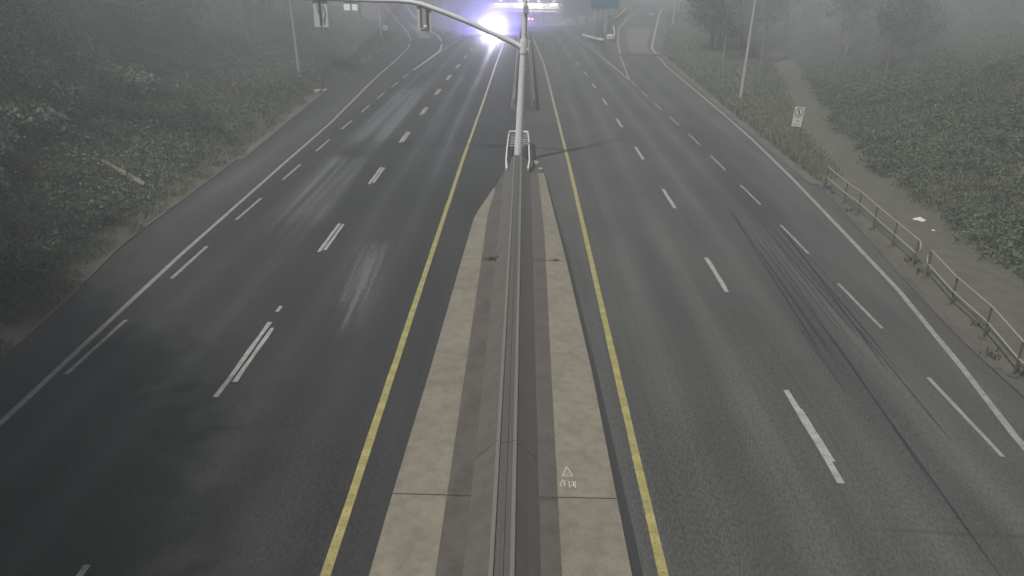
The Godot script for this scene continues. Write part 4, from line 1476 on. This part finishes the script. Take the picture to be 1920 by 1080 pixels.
	var dry := blades(14, .12, .3, .011, [Color(.115, .10, .074), Color(.15, .135, .09), Color(.11, .115, .07)], 305)
	var places := [[], [], [], [], []]
	for i in 36000:
		var d := 8.0 + pow(rng.randf(), 1.5) * 112.0
		var s := -.1 + pow(rng.randf(), 1.15) * 24.0
		var x := ip(d, out_l) - s
		var edge := bumps.get_noise_2d(d * 14.0, 7.0) * .9
		if s < .25 + edge:
			continue
		var n := bumps.get_noise_2d(x * 6.0 + 300.0, d * 6.0)
		var k := 0 if n > .1 else (1 if n > -.15 else 2)
		if s < 9.0 and d > 40.0 and rng.randf() < .75 or s < 1.2 or (d > 30.0 and s < 5.0 and rng.randf() < .6):
			k = 3 if rng.randf() < .6 else 4
		if rng.randf() < .2:
			k = rng.randi() % 4
		put(places, k, x, d, rng.randf_range(.7, 1.7) * (1.0 + minf(d, 100.0) * .006) * (.6 if s < 1.5 else 1.0))
	for i in 42000:
		var d := 8.0 + pow(rng.randf(), 1.4) * 100.0
		var b := ip(d, out_r)
		var t := maxf(ip(d, toe_r), b + 1.0)
		var s := rng.randf() * 30.0
		var x := b + .25 + s
		var edge := bumps.get_noise_2d(d * 12.0, 90.0) * .8
		var k := 3
		if x > t + .1 + (.4 if d > 38.0 else 0.0) + edge * .6:
			var n := bumps.get_noise_2d(x * 6.0 + 700.0, d * 6.0)
			k = 0 if n > .05 else (1 if n > -.2 else 2)
			if rng.randf() < .45:
				k = 3 if rng.randf() < .6 else 4
		else:
			var pa := ip(d, [[2, 12.2], [19, 12.6], [24, 12.8], [34, 14.5], [37, 15.4], [42, 16.3], [48, 17.5], [67, 22.0], [80, 25.0]])
			if d < 36.0 and rng.randf() < .985:
				continue
			if d < 82.0 and x > pa - .1 + edge * .4:
				continue
			k = 3 if rng.randf() < .72 else (4 if rng.randf() < .6 else 1)
			if d < 82.0 and x > pa - 3.0:
				put(places, k, x, d, rng.randf_range(.4, .6))
				continue
		put(places, k, x, d, rng.randf_range(.7, 1.5) * (1.0 + minf(d, 100.0) * .006))
	for i in 18000:   # verge grass and the far gores
		var d := rng.randf_range(36.0, 150.0)
		var b := ip(d, out_r)
		if i % 3 == 0 and d > 96.0:
			var a := minf(ip(d, inner_r) + 1.7, ip(d, gore_r) - 1.5)
			put(places, 3, rng.randf_range(a, maxf(ip(d, gore_r) - 1.3, a)), d, rng.randf_range(1.0, 1.8))
		elif i % 3 == 1 and d > 118.0:
			put(places, 3, rng.randf_range(ip(d, gore_l) + 1.2, ip(d, inner_l) - 1.8), d, rng.randf_range(1.0, 1.8))
		else:
			put(places, 3 if rng.randf() < .8 else 4, b + .2 + rng.randf() * (maxf(ip(d, toe_r), b + 1.0) - b - 2.0), d, rng.randf_range(.8, 1.5))
	scatter("broadleaf_weeds", weed_a, places[0], "dark green broad leaved weeds covering both banks", "weeds")
	scatter("brownish_weeds", weed_b, places[1], "brownish weeds in patches over both banks", "weeds")
	scatter("lush_weeds", weed_c, places[2], "lush lighter green weeds in patches over both banks", "weeds")
	scatter("verge_grass", grass, places[3], "short green grass on the verges and gores", "grass")
	scatter("dry_grass", dry, places[4], "dry straw coloured grass tufts along the road edges", "grass")
	# weeds growing in the joint of the median
	for e in [[-1.02, 24.08, .62, "weed growing in the cracked joint of the left pale strip"], [-.72, 24.0, .75, "bushier weed in the median joint close to the barrier"], [1.2, 24.06, .4, "low weed growing in the joint of the right pale strip"]]:
		var o := obj("joint_weed", blades(40, .12, .24, .012, [g3, g1, br], 400 + int(e[2] * 100)), M.leaf, self)
		o.position = Vector3(e[0], .03, -e[1])
		o.scale = Vector3(e[2] * 1.8, e[2], e[2])
		tag(o, e[3], "weed")
	for p in [[12.2, 17.6], [12.35, 16.5], [12.7, 19.3], [13.12, 23.4], [13.25, 24.4], [13.7, 30.6], [13.95, 33.4], [14.2, 35.0], [14.0, 34.2]]:
		var o := obj("foot_weed", blades(40, .09, .2, .013, [br, g3, Color(.05, .045, .035)], int(p[1] * 10)), M.leaf, self)
		o.position = Vector3(p[0], land(p[0], p[1]) + .01, -p[1])
		o.scale = Vector3.ONE * rng.randf_range(.8, 1.4)
		tag(o, "dark tuft of weeds at the foot of the railing beside the right shoulder", "weed", "weed tufts along the railing")

func put(places: Array, k: int, x: float, d: float, size: float) -> void:
	var b := Basis(Vector3.UP, rng.randf() * TAU).scaled(Vector3(size, size * rng.randf_range(.7, 1.2), size))
	places[k].append(Transform3D(b, Vector3(x, land(x, d) - .03, -d)))
